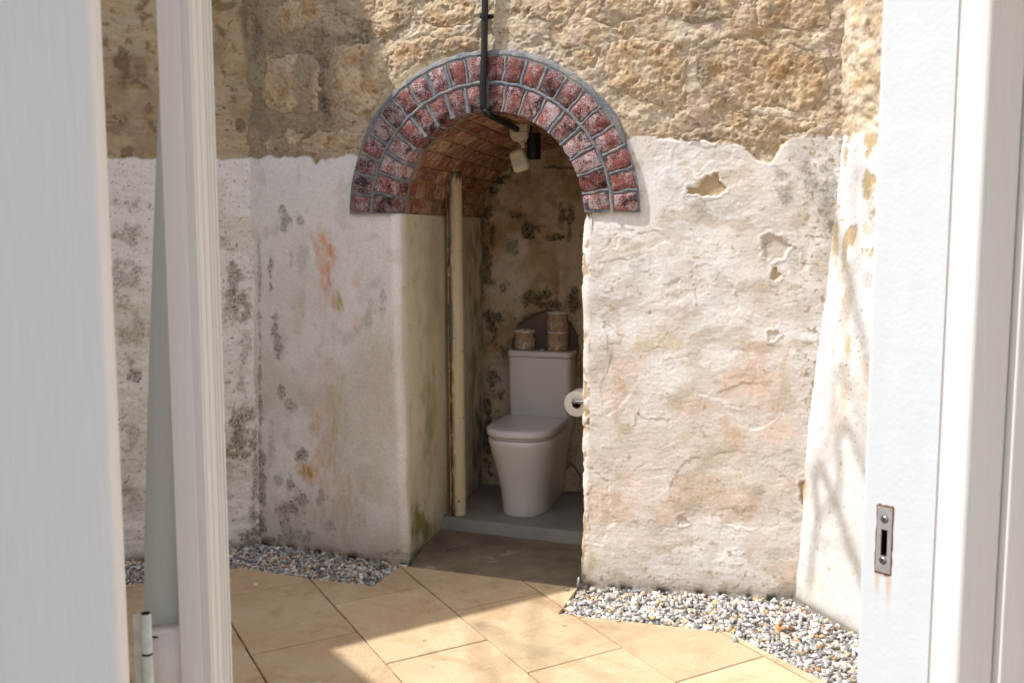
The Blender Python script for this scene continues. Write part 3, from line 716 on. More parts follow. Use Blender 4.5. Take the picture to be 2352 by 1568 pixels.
# ---- arch of two brick rings
def ringpt(r, a, h):          # a: 0 = left spring
    return Vector([float(q) for q in Wp(s0 - r * math.cos(a), ZS + r * math.sin(a), h)])
PROUD = .019
R1a, R1b, R2a, R2b = HWID - .002, HWID + .108, HWID + .120, HWID + .222
def strip(bm, fa, fb):
    pass
bm = bmesh.new(); na = 90                                     # mortar body
prof = [(R1a + .004, -.118), (R1a + .003, PROUD - .0035), (R2b + .004, PROUD - .0035), (R2b + .010, PROUD - .001), (R2b + .022, PROUD - .005), (R2b + .032, -.002), (R2b + .034, -.02)]
rr = []
for i in range(na + 1):
    a = math.pi * i / na; f_ = float(ss(.3, .6, np.float64(math.sin(a)))); rr.append([bm.verts.new(ringpt(min(r, R2b + .004) + max(0, r - R2b - .004) * max(f_, .12) + .0025 * math.sin(i * 1.7 + j * 2) * (j > 2) * f_, a, h)) for j, (r, h) in enumerate(prof)])
for i in range(na):
    for j in range(len(prof) - 1): bm.faces.new((rr[i][j], rr[i + 1][j], rr[i + 1][j + 1], rr[i][j + 1]))
bm.faces.new(rr[0]); bm.faces.new(rr[-1][::-1])
arch = link('brick_arch', bm_mesh('brick_arch', bm), M_mortar, fw, smooth=False)
tag(arch, 'double ring red brick arch with raised grey pointing')
def voussoir(r0, r1, da, seed):
    """brick in local coordinates: X tangential, Y into the wall, Z radial, origin on the face at mid radius"""
    rg_ = random.Random(seed); bm = bmesh.new(); rm = (r0 + r1) / 2
    def xy(r, a): return (r * math.sin(a), r * math.cos(a) - rm)
    J = lambda k=.003: rg_.uniform(-k, k)
    a_ = da / 2; out = []; n = 4
    cs = [(r0, -a_), (r0, a_), (r1, a_), (r1, -a_)]
    ring = []
    for i in range(4):
        A = Vector(xy(*cs[i])); B = Vector(xy(*cs[(i + 1) % 4]))
        for k in range(n):
            p = A.lerp(B, (k + .15) / n) if 0 else A.lerp(B, k / n)
            ring.append(Vector((p.x + J(.0022), p.y + J(.0022))))
    # cut corners
    for i in range(4): ring[i * n] = ring[i * n] * .955
    cen = sum(ring, Vector((0, 0))) / len(ring)
    lay_ = [(.90, 0), (1, .005), (1, .10)]
    vs_ = [[bm.verts.new(((p - cen) * f + cen).to_3d()) for p in ring] for f, y in lay_]
    for (f, y), row in zip(lay_, vs_):
        for v in row: v.co = Vector((v.co.x, y + (J(.0012) if y < .05 else 0), v.co.y))
    m_ = len(ring)
    for q in range(2):
        for k in range(m_): bm.faces.new((vs_[q][k], vs_[q][(k + 1) % m_], vs_[q + 1][(k + 1) % m_], vs_[q + 1][k]))
    cv = bm.verts.new((cen.x, -.0015, cen.y))
    for k in range(m_): bm.faces.new((vs_[0][(k + 1) % m_], vs_[0][k], cv))
    return bm_mesh('brick', bm)
for r0, r1, n_ in ((R1a, R1b, 18), (R2a, R2b, 22)):
    stepa = math.pi / n_; rm = (r0 + r1) / 2
    ms = [voussoir(r0, r1, stepa - .0165 / rm, 10 + n_ + q) for q in range(5)]
    for q in ms: q.materials.append(M_brick); q.set_sharp_from_angle(angle=R_(50)); q.polygons.foreach_set('use_smooth', [True] * len(q.polygons))
    for i in range(n_):
        a = stepa * (i + .5) + (.006 * math.sin(i * 5.1)); s_ = s0 - rm * math.cos(a); z_ = ZS + rm * math.sin(a)
        x, y, dx, dy = front(s_); o = bpy.data.objects.new('brick', ms[(i * 3) % 5]); COL.objects.link(o)
        X = Vector((float(dx), float(dy), 0)); Zr = Vector((0, 0, 1)); Y = Vector((-float(dy), float(dx), 0))
        rad = (X * (-math.cos(a)) + Zr * math.sin(a)).normalized(); tan = (X * math.sin(a) + Zr * math.cos(a)).normalized()
        Mx = Matrix((tan, Y, rad)).transposed().to_4x4(); Mx.translation = Vector([float(q) for q in Wp(s_, z_, PROUD + rng.uniform(-.0015, .002))])
        o.parent = arch; o.matrix_basis = Mx
# raised pointing beads
bm = bmesh.new()
def bead(pts, wd, ht):
    """pts: list of (r,a); flat-topped ridge"""
    P = [Vector((r * -math.cos(a), r * math.sin(a))) for r, a in pts]; rows = []
    for i, p in enumerate(P):
        t = (P[min(i + 1, len(P) - 1)] - P[max(i - 1, 0)]).normalized(); nn = Vector((-t.y, t.x)); j = 1 + .22 * math.sin(i * 2.3 + pts[0][1] * 9)
        row = []
        for o_, h_ in ((-1, -.004), (-.62, ht * .8), (0, ht), (.62, ht * .8), (1, -.004)):
            q = p + nn * (o_ * wd / 2 * j) + nn * .0016 * math.sin(i * 1.1 + pts[0][1] * 30) + nn * rng.uniform(-.0012, .0012)
            row.append(bm.verts.new([float(x) for x in Wp(s0 + q.x, ZS + q.y, PROUD + h_ - .002)]))
        rows.append(row)
    for i in range(len(rows) - 1):
        for k in range(4): bm.faces.new((rows[i][k], rows[i][k + 1], rows[i + 1][k + 1], rows[i + 1][k]))
bead([((R1b + R2a) / 2, math.pi * i / 110) for i in range(111)], .017, .0048)
for r0, r1, n_ in ((R1a, R1b, 18), (R2a, R2b, 22)):
    for i in range(1, n_):
        a = math.pi / n_ * i; bead([(r0 + (r1 - r0) * k / 8, a + .003 * math.sin(k * .9 + i * 3)) for k in range(9)], .0135, .0026)
link('pointing', bm_mesh('pointing', bm), M_mortar, arch)

# ------------------------------------------------------------------ left and right side walls
def side_wall(name, p, q, label, seed, z1, ds, leanf, colf, off=0.):
    p = np.array(p); q = np.array(q); Lh = np.linalg.norm(q - p); d = (q - p) / Lh; nr = np.array([d[1], -d[0]])
    e = empty(name, (float(p[0]), float(p[1]), 0), label, 'wall')
    sg_ = np.r_[np.arange(0, min(Lh, 1.2), ds), np.linspace(min(Lh, 1.2), Lh, 14)[1:]] if Lh > 1.3 else np.arange(0, Lh, ds)
    zg_ = np.r_[np.arange(-.06, 2.62, ds), np.linspace(2.62, z1, 8)[1:]]
    s_, z_ = np.meshgrid(sg_, zg_)
    P_ = np.stack([p[0] + d[0] * s_ + leanf(z_)[0], p[1] + d[1] * s_ + leanf(z_)[1], z_], -1); uu, vv = pix(P_)
    cc, hh = colf(s_, z_, uu, vv)
    P_[..., 0] += nr[0] * hh; P_[..., 1] += nr[1] * hh
    link('wall_face', grid_mesh('wall_face', P_, None, cc), M_plaster, e)
    return e, p, d, nr
def colA(s, z, u, v):
    ln = np.interp(u, [200, 300, 480, 600], [362, 364, 366, 366]) + fbm(s * 14, z * 14, 905, 3) * 7
    pm = ss(-3, 3, v - ln)
    st = np.zeros(s.shape + (3,)) + lin((184, 166, 138)); n = fbm(s * 3, z * 3, 911, 5)
    st = lay(st, ss(-.1, .3, n), (162, 142, 112)); st = lay(st, ss(.05, .3, fbm(s * 7, z * 7, 913, 4)), (190, 166, 126), .6)
    st = lay(st, ss(.1, .3, fbm(s * 12, z * 14, 915, 4)), (112, 92, 66), .7)
    st = lay(st, blob(u, v, 310, 160, 50, 50, s, z, 3, .9), (120, 98, 78), .7); st = lay(st, blob(u, v, 300, 290, 60, 50, s, z, 4, .9), (180, 156, 136), .7)
    st = lay(st, blob(u, v, 566, 60, 16, 120, s, z, 5, .7), (110, 96, 80), .7)
    cr = np.abs(fbm(s * 1.2, z * 9, 917, 3)); st = lay(st, ss(.012, 0, cr), (50, 42, 32), .8)
    pl = np.zeros(s.shape + (3,)) + lin((234, 229, 225)); n = fbm(s * 3, z * 3, 921, 5)
    pl = lay(pl, ss(0, .3, n), (218, 209, 198), .8)
    def md(cu, cv, ru, rv, k):
        nonlocal pl
        g = blob(u, v, cu, cv, ru, rv, s, z, int(cu + cv), .9, 14); pl = lay(pl, g, (186, 178, 160), .4 * k); k *= .8; pl = lay(pl, smudge(g, s, z), (132, 124, 106), .65 * k); pl = lay(pl, smudge(g * .85, s, z) * speck(s, z, int(cv), .06, 100), (56, 50, 40), k)
    for a in ((545,1010,40,70,1.),(560,960,30,40,.8),(550,640,36,40,.8),(560,700,30,40,.8),(530,700,30,60,.6),(300,850,26,26,.9),(300,470,44,16,.7),(300,540,40,24,.6),(290,640,44,60,.5),(310,760,40,50,.4),(545,880,30,40,.5),(560,780,16,100,.4),(590,1220,40,20,1.),(585,1100,14,160,.8),(590,800,8,200,.6),(300,1000,30,60,.4),(300,1150,36,60,.4),(510,560,30,20,.3),(560,1240,60,12,.8),(520,1100,20,60,.3)): md(*a)
    cr = np.abs(fbm(s * 1.0, z * 5, 925, 4)); pl = lay(pl, ss(.010, 0, cr) * ss(0, .2, fbm(s * 3, z * 3, 926, 2)), (120, 104, 84), .6)
    pl = lay(pl, ss(.44, .5, fbm(s * 60, z * 60, 927, 2)) , (90, 80, 66), .6)
    pl = lay(pl, np.exp(-np.maximum(z, 0) / .04), (130, 120, 96), .7)
    h = fbm(s * 2, z * 3, 931, 4) * .02 + pm * (fbm(s * 6, z * 16, 935, 5) * .010 + fbm(s * 40, z * 40, 936, 3) * .002 + .005) + (1 - pm) * (fbm(s * 5, z * 12, 937, 5) * .018 + fbm(s * 30, z * 34, 938, 3) * .006 - ss(.03, 0, cr) * .004)
    return st * (1 - pm[..., None]) + pl * pm[..., None], h
dA = np.array([.915, .404]); pA0 = CB - dA * 2.98
# the near 1.3 m by the corner is fine; build it from the corner outwards
def side_wall_A():
    e = empty('stone_wall', (float(CB[0]), float(CB[1]), 0), 'old wall seen past the open white door, tan render over mould-spotted limewash', 'wall')
    sg_ = np.r_[np.linspace(-2.98, -1.0, 12)[:-1], np.arange(-1.0, .03, .0055)]
    zg_ = np.r_[np.arange(-.06, 2.62, .0055), np.linspace(2.62, 3.6, 8)[1:]]
    s_, z_ = np.meshgrid(sg_, zg_); nr = np.array([dA[1], -dA[0]])
    P_ = np.stack([CB[0] + dA[0] * s_, CB[1] + dA[1] * s_, z_], -1); uu, vv = pix(P_); cc, hh = colA(s_, z_, uu, vv)
    P_[..., 0] += nr[0] * hh; P_[..., 1] += nr[1] * hh
    link('wall_face', grid_mesh('wall_face', P_, None, cc), M_plaster, e)
side_wall_A()
def colC(s, z, u, v):
    ln = np.interp(u, [1930, 1960, 2030], [314, 308, 300]) + fbm(s * 14 + 3, z * 14, 955, 3) * 6; pm = ss(-3, 3, v - ln)
    st = col_stonezone(s + 3, z, u, v)
    pl = np.zeros(s.shape + (3,)) + lin((212, 211, 209)); fl = fbm(s * 13, z * 9, 961, 5)
    up = ss(680, 560, v)
    pl = lay(pl, ss(.12, .16, fl) * up, (184, 162, 128), .95); pl = lay(pl, ss(.44, .48, fbm(s * 40, z * 40, 963, 3)) * up, (170, 150, 118), .8)
    def b(cu, cv, ru, rv, col_, k, r=.7):
        nonlocal pl
        pl = lay(pl, blob(u, v, cu, cv, ru, rv, s, z, int(cu + cv), r, 14), col_, k)
    b(1946, 700, 14, 90, (192, 176, 146), .6); b(1950, 800, 10, 46, (176, 150, 90), .7); b(1944, 900, 14, 80, (184, 164, 134), .6); b(1990, 640, 22, 30, (170, 168, 166), .7); b(1990, 880, 24, 110, (196, 182, 170), .8); b(1930, 960, 30, 50, (212, 196, 178), .6)
    b(1846, 1120, 12, 34, (184, 158, 116), .95); b(1960, 1250, 60, 60, (190, 186, 182), .55); b(1900, 1240, 24, 30, (186, 180, 174), .5); b(1920, 560, 10, 60, (178, 156, 118), .9); b(2000, 420, 14, 30, (178, 156, 118), .8, 1.); b(1985, 520, 14, 24, (178, 156, 118), .6, 1.2)
    b(1880, 1340, 60, 40, (214, 210, 196), .5)
    pl = lay(pl, speck(s, z, 967, .34, 60) * blob(u, v, 1950, 830, 40, 200, s, z, 9, .9), (96, 84, 60), .8)
    pl = lay(pl, ss(.46, .5, fbm(s * 30, z * 30, 969, 3)), (176, 152, 116), .8)
    pl = lay(pl, np.exp(-np.maximum(z, 0) / .02), (110, 104, 84), .8)
    h = fbm(s * 2, z * 2, 971, 3) * .01 + pm * (.004 + fbm(s * 14, z * 14, 973, 4) * .004 - ss(.12, .16, fl) * up * .004) + (1 - pm) * (fbm(s * 8, z * 8, 975, 5) * .03 + fbm(s * 30, z * 30, 977, 3) * .008)
    return st * (1 - pm[..., None]) + pl * pm[..., None], h
dC = np.array([.332, -.943]); pC = CR - dC * .02
leanC = lambda z: np.interp(z, [-.1, 0, .68, 1.3, 1.9, 2.4, 4], [0, 0, .022, .077, .120, .105, .10])
side_wall('stone_wall', pC, pC + dC * 2.9, 'sunlit white side wall with flaking limewash beside the door frame', 3, 3.2, .006, lambda z: (leanC(z) * eR[0], leanC(z) * eR[1]), colC)

# off-camera courtyard enclosure (casts the photograph's shadow)
Kc = np.array([-.65, 3.473]) + np.array([SUN.x, SUN.y]) / SUN.z * 3.6
e1 = np.array([.83, .557]); e2 = np.array([.566, -.824])
E1 = Kc + e1 * 2.78
rf = empty('building_wing', (float(Kc[0]), float(Kc[1]), 0), 'rendered wing of the building with a flat roof, left of the courtyard', 'building')
bm = bmesh.new(); W1 = Kc + e2 * 3.4; out = np.array([-.824, -.566])
add_prism(bm, [Kc - e2 * .85 + out * .02, W1 + out * .02, W1 + out * .3, Kc - e2 * .85 + out * .3], -.05, 3.50); link('wall', bm_mesh('wall', bm), M_render, rf, smooth=False)
bm = bmesh.new(); back = np.array([-.557, .83])
add_prism(bm, [W1, Kc, E1, E1 + back * .35, Kc + back * 1.6 + out * 1.2, W1 + out * 1.2], 3.51, 3.60); link('roof', bm_mesh('roof', bm), M_roof, rf, smooth=False)

# ------------------------------------------------------------------ ground
bm = bmesh.new(); bmesh.ops.create_grid(bm, x_segments=4, y_segments=4, size=60)
for v_ in bm.verts: v_.co.z = -.075
tag(link('ground', bm_mesh('ground', bm), M_soil, smooth=False), kind='structure')
PAVED = [(-3.2, 3.30), (-1.652, 4.125), (-1.287, 4.336), (-1.219, 4.359), (-.88, 4.217), (-.59, 4.119), (-.501, 4.389), (-.449, 4.365), (.278, 4.104), (.183, 3.815), (.214, 3.806), (.824, 3.628), (.902, 3.477), (1.061, 3.199), (1.75, 2.0), (1.75, .3), (-3.2, .3)]
bm = bmesh.new(); bm.faces.new([bm.verts.new((x, y, -.008)) for x, y in PAVED]); bmesh.ops.triangulate(bm, faces=bm.faces[:])
paving = tag(link('paving', bm_mesh('paving', bm), M_joint, smooth=False), 'sandstone paving laid diagonally in running bond', kind='structure')
def clip(poly, a, b):
    out_ = []
    f = lambda p: (b[0] - a[0]) * (p[1] - a[1]) - (b[1] - a[1]) * (p[0] - a[0])
    for i in range(len(poly)):
        p, q = poly[i], poly[(i + 1) % len(poly)]; fp, fq = f(p), f(q)
        if fp >= 0: out_.append(p)
        if (fp >= 0) != (fq >= 0): t = fp / (fp - fq); out_.append((p[0] + (q[0] - p[0]) * t, p[1] + (q[1] - p[1]) * t))
    return out_
Ga = np.array([.456, -.89]); Gb = np.array([.860, .510]); G0 = np.array([-.442, 3.352])
def area(P): return .5 * sum(P[i][0] * P[(i + 1) % len(P)][1] - P[(i + 1) % len(P)][0] * P[i][1] for i in range(len(P)))
for rw in range(-8, 6):
    for cl in range(-6, 8):
        ph = .315 if rw % 2 else 0.
        o_ = G0 + Gb * (.409 * rw) + Ga * (.63 * cl + ph); g = .0034
        q = [o_ + Ga * g + Gb * g, o_ + Ga * (.63 - g) + Gb * g, o_ + Ga * (.63 - g) + Gb * (.409 - g), o_ + Ga * g + Gb * (.409 - g)]
        if area(q) < 0: q = q[::-1]
        sub = [tuple(p) for p in (PAVED if area(PAVED) > 0 else PAVED[::-1])]
        for i in range(4): 
            sub = clip(sub, q[i], q[(i + 1) % 4])
            if len(sub) < 3: break
        if len(sub) < 3: continue
        s2 = [sub[0]]
        for p in sub[1:]:
            if math.hypot(p[0] - s2[-1][0], p[1] - s2[-1][1]) > .004: s2.append(p)
        if math.hypot(s2[0][0] - s2[-1][0], s2[0][1] - s2[-1][1]) < .004: s2.pop()
        if len(s2) < 3 or abs(area(s2)) < .0008: continue
        bm = bmesh.new(); cx = sum(p[0] for p in s2) / len(s2); cy = sum(p[1] for p in s2) / len(s2); dz = rng.uniform(-.0012, .0008)
        tx, ty = rng.uniform(-.002, .002), rng.uniform(-.002, .002)
        lv = []
        for z_, k in ((-.045, 0), (-.003, 0), (0, .0022)):
            row = []
            for p in s2:
                dx_, dy_ = p[0] - cx, p[1] - cy; l_ = math.hypot(dx_, dy_); f = 1 - k / l_
                row.append(bm.verts.new((cx + dx_ * f, cy + dy_ * f, z_ + dz + tx * dx_ + ty * dy_)))
            lv.append(row)
        n_ = len(s2)
        try:
            bm.faces.new(lv[2])
            for a_ in (0, 1):
                for i in range(n_): bm.faces.new((lv[a_][i], lv[a_][(i + 1) % n_], lv[a_ + 1][(i + 1) % n_], lv[a_ + 1][i]))
        except ValueError: pass
        link('paving_tile', bm_mesh('paving_tile', bm), M_paver, paving, smooth=False)
# threshold and platform
tl = C0 - U0 * (HWID + .0) ; pp = lambda t, w_: tuple(C0 + N0 * t + U0 * w_)
def slab(name, P, z1, mat, nseg=60, amp=.003, label=None):
    """P four corners (front-left, front-right, back-right, back-left)"""
    a, b, c_, d_ = [np.array(x) for x in P]; U_, V_ = np.meshgrid(np.linspace(0, 1, nseg), np.linspace(0, 1, nseg))
    XY = (a * (1 - U_[..., None]) + b * U_[..., None]) * (1 - V_[..., None]) + (d_ * (1 - U_[..., None]) + c_ * U_[..., None]) * V_[..., None]
    z_ = z1 + fbm(XY[..., 0] * 6, XY[..., 1] * 6, 41, 4) * amp
    ed = ss(0, .012, V_ * np.linalg.norm(d_ - a)); z_ = z_ - (1 - ed) * .006
    top = np.dstack([XY, z_]); fr = top[:1].copy(); fr[..., 2] = -.06
    fr[..., 1] += .002
    o = link(name, grid_mesh(name, np.concatenate([fr, top], 0)), mat); return tag(o, label, kind='structure')
slab('threshold', [(-.449, 4.366), (.310, 4.094), pp(.72, .52), pp(.60, -.52)], -.003, M_conc, 70, .004, 'worn concrete threshold in the arched opening')
slab('platform', [(-.36, 4.960), (.42, 4.665), pp(1.3, .56), pp(1.3, -.56)], .06, M_plat, 70, .003, 'grey painted concrete step under the toilet')

# gravel
def chips(poly, dens, zb_, seed, smin, smax):
    r_ = np.random.RandomState(seed); P = np.array(poly); lo, hi = P.min(0), P.max(0)
    n_ = int(dens * (hi[0] - lo[0]) * (hi[1] - lo[1])); x = r_.uniform(lo[0], hi[0], n_); y = r_.uniform(lo[1], hi[1], n_)
    k = poly_sd(x, y, poly) > .004; x, y = x[k], y[k]; n_ = len(x)
    bx = r_.uniform(lo[0], hi[0], 700); by = r_.uniform(lo[1], hi[1], 700); bs = poly_sd(bx, by, poly); bp = poly_sd(bx, by, PAVED); kk = (bs < 0) & (bs > -.30) & (bp > .004) & (r_.rand(700) < np.exp(bs / .07) * .16)
    stray = (bx[kk], by[kk])
    heap = fbm(x * 6, y * 6, 55, 3) * .008
    z_ = zb_ + heap + r_.uniform(-.016, .004, n_); return np.r_[x, stray[0]], np.r_[y, stray[1]], np.r_[z_, np.full(len(stray[0]), .004)]
pal = [((170,168,166),5),((150,150,152),4),((196,194,190),4),((214,212,206),3),((124,122,122),3),((186,176,160),3),((206,178,136),1.2),((186,140,92),.7),((148,104,78),.5),((116,112,110),.8),((180,172,176),1.5),((140,136,120),1)]
pc = np.array([lin(c) for c, _ in pal]); pw = np.array([w_ for _, w_ in pal]); pw = pw / pw.sum()
tmpl = []
for q in range(14):
    bm = bmesh.new(); rg_ = random.Random(q + 40)
    for _ in range(11):
        a = rg_.uniform(0, 6.283); zq = rg_.uniform(-1, 1); rr_ = math.sqrt(1 - zq * zq); bm.verts.new((rr_ * math.cos(a), rr_ * math.sin(a), zq))
    h_ = bmesh.ops.convex_hull(bm, input=bm.verts[:]); bmesh.ops.triangulate(bm, faces=bm.faces[:])
    bm.verts.ensure_lookup_table(); bm.verts.index_update()
    tmpl.append((np.array([v.co[:] for v in bm.verts]), np.array([[v.index for v in f.verts] for f in bm.faces]))); bm.free()
def gravel(name, poly, seed, label, dens):
    r_ = np.random.RandomState(seed); x, y, z_ = chips(poly, dens, -.012, seed, .0, .0); Vs, Fs, Cs = [], [], []; off = 0
    order = r_.permutation(len(x))
    for i in order:
        v_, f_ = tmpl[r_.randint(14)]; sz = r_.uniform(.008, .017) * (1.2 if r_.rand() < .12 else 1); sc_ = np.array([1.25, .95, .62]) * sz
        q = r_.normal(size=4); q /= np.linalg.norm(q); a, b_, c_, d_ = q
        if r_.rand() < .5: a, b_, c_, d_ = math.cos(r_.rand() * 3), 0.15 * r_.randn(), .15 * r_.randn(), math.sin(r_.rand() * 3); nn = math.sqrt(a * a + b_ * b_ + c_ * c_ + d_ * d_); a, b_, c_, d_ = a / nn, b_ / nn, c_ / nn, d_ / nn
        Rm = np.array([[1 - 2 * (c_ * c_ + d_ * d_), 2 * (b_ * c_ - a * d_), 2 * (b_ * d_ + a * c_)], [2 * (b_ * c_ + a * d_), 1 - 2 * (b_ * b_ + d_ * d_), 2 * (c_ * d_ - a * b_)], [2 * (b_ * d_ - a * c_), 2 * (c_ * d_ + a * b_), 1 - 2 * (b_ * b_ + c_ * c_)]])
        Vs.append((v_ * sc_) @ Rm.T + (x[i], y[i], z_[i])); Fs.append(f_ + off); off += len(v_)
        Cs.append(np.repeat((pc[r_.choice(len(pc), p=pw)] * r_.uniform(1.0, 1.35))[None], len(v_), 0))
    V = np.concatenate(Vs); F = np.concatenate(Fs); Cc_ = np.concatenate(Cs); me = bpy.data.meshes.new(name)
    me.vertices.add(len(V)); me.vertices.foreach_set('co', V.astype(np.float32).ravel()); me.loops.add(len(F) * 3); me.loops.foreach_set('vertex_index', F.astype(np.int32).ravel())
    me.polygons.add(len(F)); me.polygons.foreach_set('loop_start', np.arange(0, len(F) * 3, 3, dtype=np.int32)); me.update(calc_edges=True)
    a_ = me.color_attributes.new('tint', 'FLOAT_COLOR', 'POINT'); a_.data.foreach_set('color', np.hstack([Cc_, np.ones((len(Cc_), 1))]).astype(np.float32).ravel())
    return tag(link(name, me, M_gravel, smooth=False), label, 'gravel', kind='stuff')
bm = bmesh.new(); bm.faces.new([bm.verts.new((x, y, -.026)) for x, y in [(-3.2, 3.2), (-.4, 3.9), (1.0, 3.0), (1.7, 1.6), (2.3, 1.6), (1.5, 4.2), (.2, 4.4), (-1.2, 4.95), (-3.3, 4.2)]])
M_bed = mat_flat('gravel_fines', L(168, 162, 152), .95, .1, 60, .3, .006, 120)
tag(link('gravel_bed', bm_mesh('gravel_bed', bm), M_bed, smooth=False), kind='structure')
gravel('gravel', [(-3., 3.95), (-1.225, 4.74), (-.46, 4.41), (-.505, 4.38), (-.59, 4.125), (-.88, 4.223), (-1.219, 4.365), (-1.287, 4.342), (-1.652, 4.13), (-3., 3.41)], 3, 'shaded grey gravel strip at the foot of the left wall', 5000)
gravel('gravel', [(.285, 4.15), (1.18, 3.996), (1.32, 3.62), (1.95, 1.85), (1.80, 2.0), (1.067, 3.205), (.908, 3.482), (.832, 3.633), (.214, 3.812), (.19, 3.818), (.28, 4.10)], 4, 'sunlit pale gravel bed at the foot of the right wall', 6000)

# ------------------------------------------------------------------ toilet
TH = R_(16); tb = np.array([math.sin(TH), math.cos(TH)]); tr = np.array([math.cos(TH), -math.sin(TH)])
Tor = np.array([.004, 4.865])
toilet = empty('toilet', (float(Tor[0]), float(Tor[1]), .0615), 'white close-coupled toilet with its lid down inside the arched niche', 'toilet', rz=-TH)
def D(hw, y0, y1, fr, n=20, p=2.4, rb=.02):
    """D outline, counter-clockwise from back right: half width hw, from y0 (front) to y1, curved over fr at the front"""
    pts = [(hw - rb, y1), (-hw + rb, y1)]
    pts = []
    for k in range(5): a = math.pi / 2 * k / 4; pts.append((hw - rb + rb * math.cos(a), y1 - rb + rb * math.sin(a)))
    for k in range(5): a = math.pi / 2 + math.pi / 2 * k / 4; pts.append((-hw + rb + rb * math.cos(a), y1 - rb + rb * math.sin(a)))
    for k in range(4): pts.append((-hw, y1 - rb + (y0 + fr - y1 + rb) * (k + .5) / 4))
    for k in range(n + 1):
        a = math.pi + math.pi * k / n; cx_, sy_ = math.cos(a), math.sin(a)
        pts.append((hw * math.copysign(abs(cx_) ** (2 / p), cx_), y0 + fr + fr * math.copysign(abs(sy_) ** (2 / p), sy_)))
    for k in range(4): pts.append((hw, y0 + fr + (y1 - rb - y0 - fr) * (k + .5) / 4))
    return pts
def loft(secs, cap0=True, cap1=True):
    bm = bmesh.new(); rows = [[bm.verts.new((x, y, z)) for x, y in pts] for pts, z in secs]
    n_ = len(rows[0])
    for a in range(len(rows) - 1):
        for i in range(n_): bm.faces.new((rows[a][i], rows[a][(i + 1) % n_], rows[a + 1][(i + 1) % n_], rows[a + 1][i]))
    if cap0: bm.faces.new(rows[0][::-1])
    if cap1: bm.faces.new(rows[-1])
    return bm
prof = [(0, .118, .100), (.012, .120, .096), (.05, .122, .092), (.12, .129, .082), (.2, .141, .064), (.27, .153, .044), (.33, .165, .024), (.37, .172, .012), (.392, .175, .008), (.400, .174, .009)]
secs = [(D(hw, y0, .625, .185, p=2.35), z) for z, hw, y0 in prof] + [(D(.168, .016, .619, .18, p=2.35), .404)]
local('bowl', bm_mesh('bowl', loft(secs)), M_ceramic, toilet, sharp=60)
local('seat', bm_mesh('seat', loft([(D(.170, .016, .455, .185, p=2.4), .409), (D(.172, .014, .457, .185, p=2.4), .412), (D(.172, .014, .457, .185, p=2.4), .417)])), M_seat, toilet, sharp=50)
local('seat_lid', bm_mesh('seat_lid', loft([(D(.176, .004, .462, .19, p=2.5), .422), (D(.1785, .001, .464, .19, p=2.5), .425), (D(.180, 0, .465, .19, p=2.5), .432), (D(.180, 0, .465, .19, p=2.5), .448), (D(.178, .002, .463, .19, p=2.5), .4535), (D(.172, .008, .458, .185, p=2.5), .4575), (D(.15, .03, .44, .17, p=2.5), .459), (D(.08, .12, .36, .1, p=2.5), .4595)])), M_seat, toilet, sharp=50)
def rrect(x0, x1, y0, y1, r, n=6):
    pts = []
    for cx_, cy_, a0 in ((x1 - r, y1 - r, 0), (x0 + r, y1 - r, 90), (x0 + r, y0 + r, 180), (x1 - r, y0 + r, 270)):
        for k in range(n + 1): a = R_(a0 + 90 * k / n); pts.append((cx_ + r * math.cos(a), cy_ + r * math.sin(a)))
    return pts
TX0, TX1, TY0, TY1 = -.160, .186, .463, .622
local('tank', bm_mesh('tank', loft([(rrect(TX0 + .006, TX1 - .006, TY0 + .004, TY1, .03), .401), (rrect(TX0 + .004, TX1 - .004, TY0 + .002, TY1, .03), .41), (rrect(TX0, TX1, TY0, TY1, .03), .60), (rrect(TX0 - .001, TX1 + .001, TY0 - .001, TY1, .03), .772), (rrect(TX0 + .004, TX1 - .004, TY0 + .004, TY1 - .004, .028), .7745)])), M_ceramic, toilet, sharp=50)
local('tank_lid', bm_mesh('tank_lid', loft([(rrect(TX0 - .003, TX1 + .003, TY0 - .004, TY1 + .002, .03), .777), (rrect(TX0 - .006, TX1 + .006, TY0 - .007, TY1 + .003, .033), .780), (rrect(TX0 - .006, TX1 + .006, TY0 - .007, TY1 + .003, .033), .800), (rrect(TX0 - .003, TX1 + .003, TY0 - .004, TY1 + .001, .031), .8065), (rrect(TX0 + .006, TX1 - .006, TY0 + .005, TY1 - .006, .026), .809)])), M_ceramic, toilet, sharp=50)
bm = bmesh.new(); add_tube(bm, [(.012, .55, .807), (.012, .55, .813), (.012, .55, .8145)], .018, 20, rs=[.018, .018, .0155]); local('flush_button', bm_mesh('flush_button', bm), M_chrome, toilet)
bm = bmesh.new(); add_box(bm, (TX1 + .0018, .575, .715), (.0012, .032, .046)); lb = local('sticker', bm_mesh('sticker', bm), M_print, toilet, smooth=False)
bm = bmesh.new()
for i, (yy, zz_, ww, hh_) in enumerate(((.575, .732, .026, .003), (.575, .725, .022, .002), (.584, .708, .008, .020), (.569, .713, .008, .003), (.569, .706, .008, .003), (.570, .699, .01, .002))): add_box(bm, (TX1 + .0029, yy, zz_), (.0006, ww, hh_))
local('sticker_print', bm_mesh('sticker_print', bm), M_blackm, lb, smooth=False)
bm = bmesh.new(); add_tube(bm, bez([(.178, .50, .20), (.20, .53, .17), (.235, .56, .10), (.245, .60, .06)], 6), .006, 8); local('hose', bm_mesh('hose', bm), M_chrome, toilet)

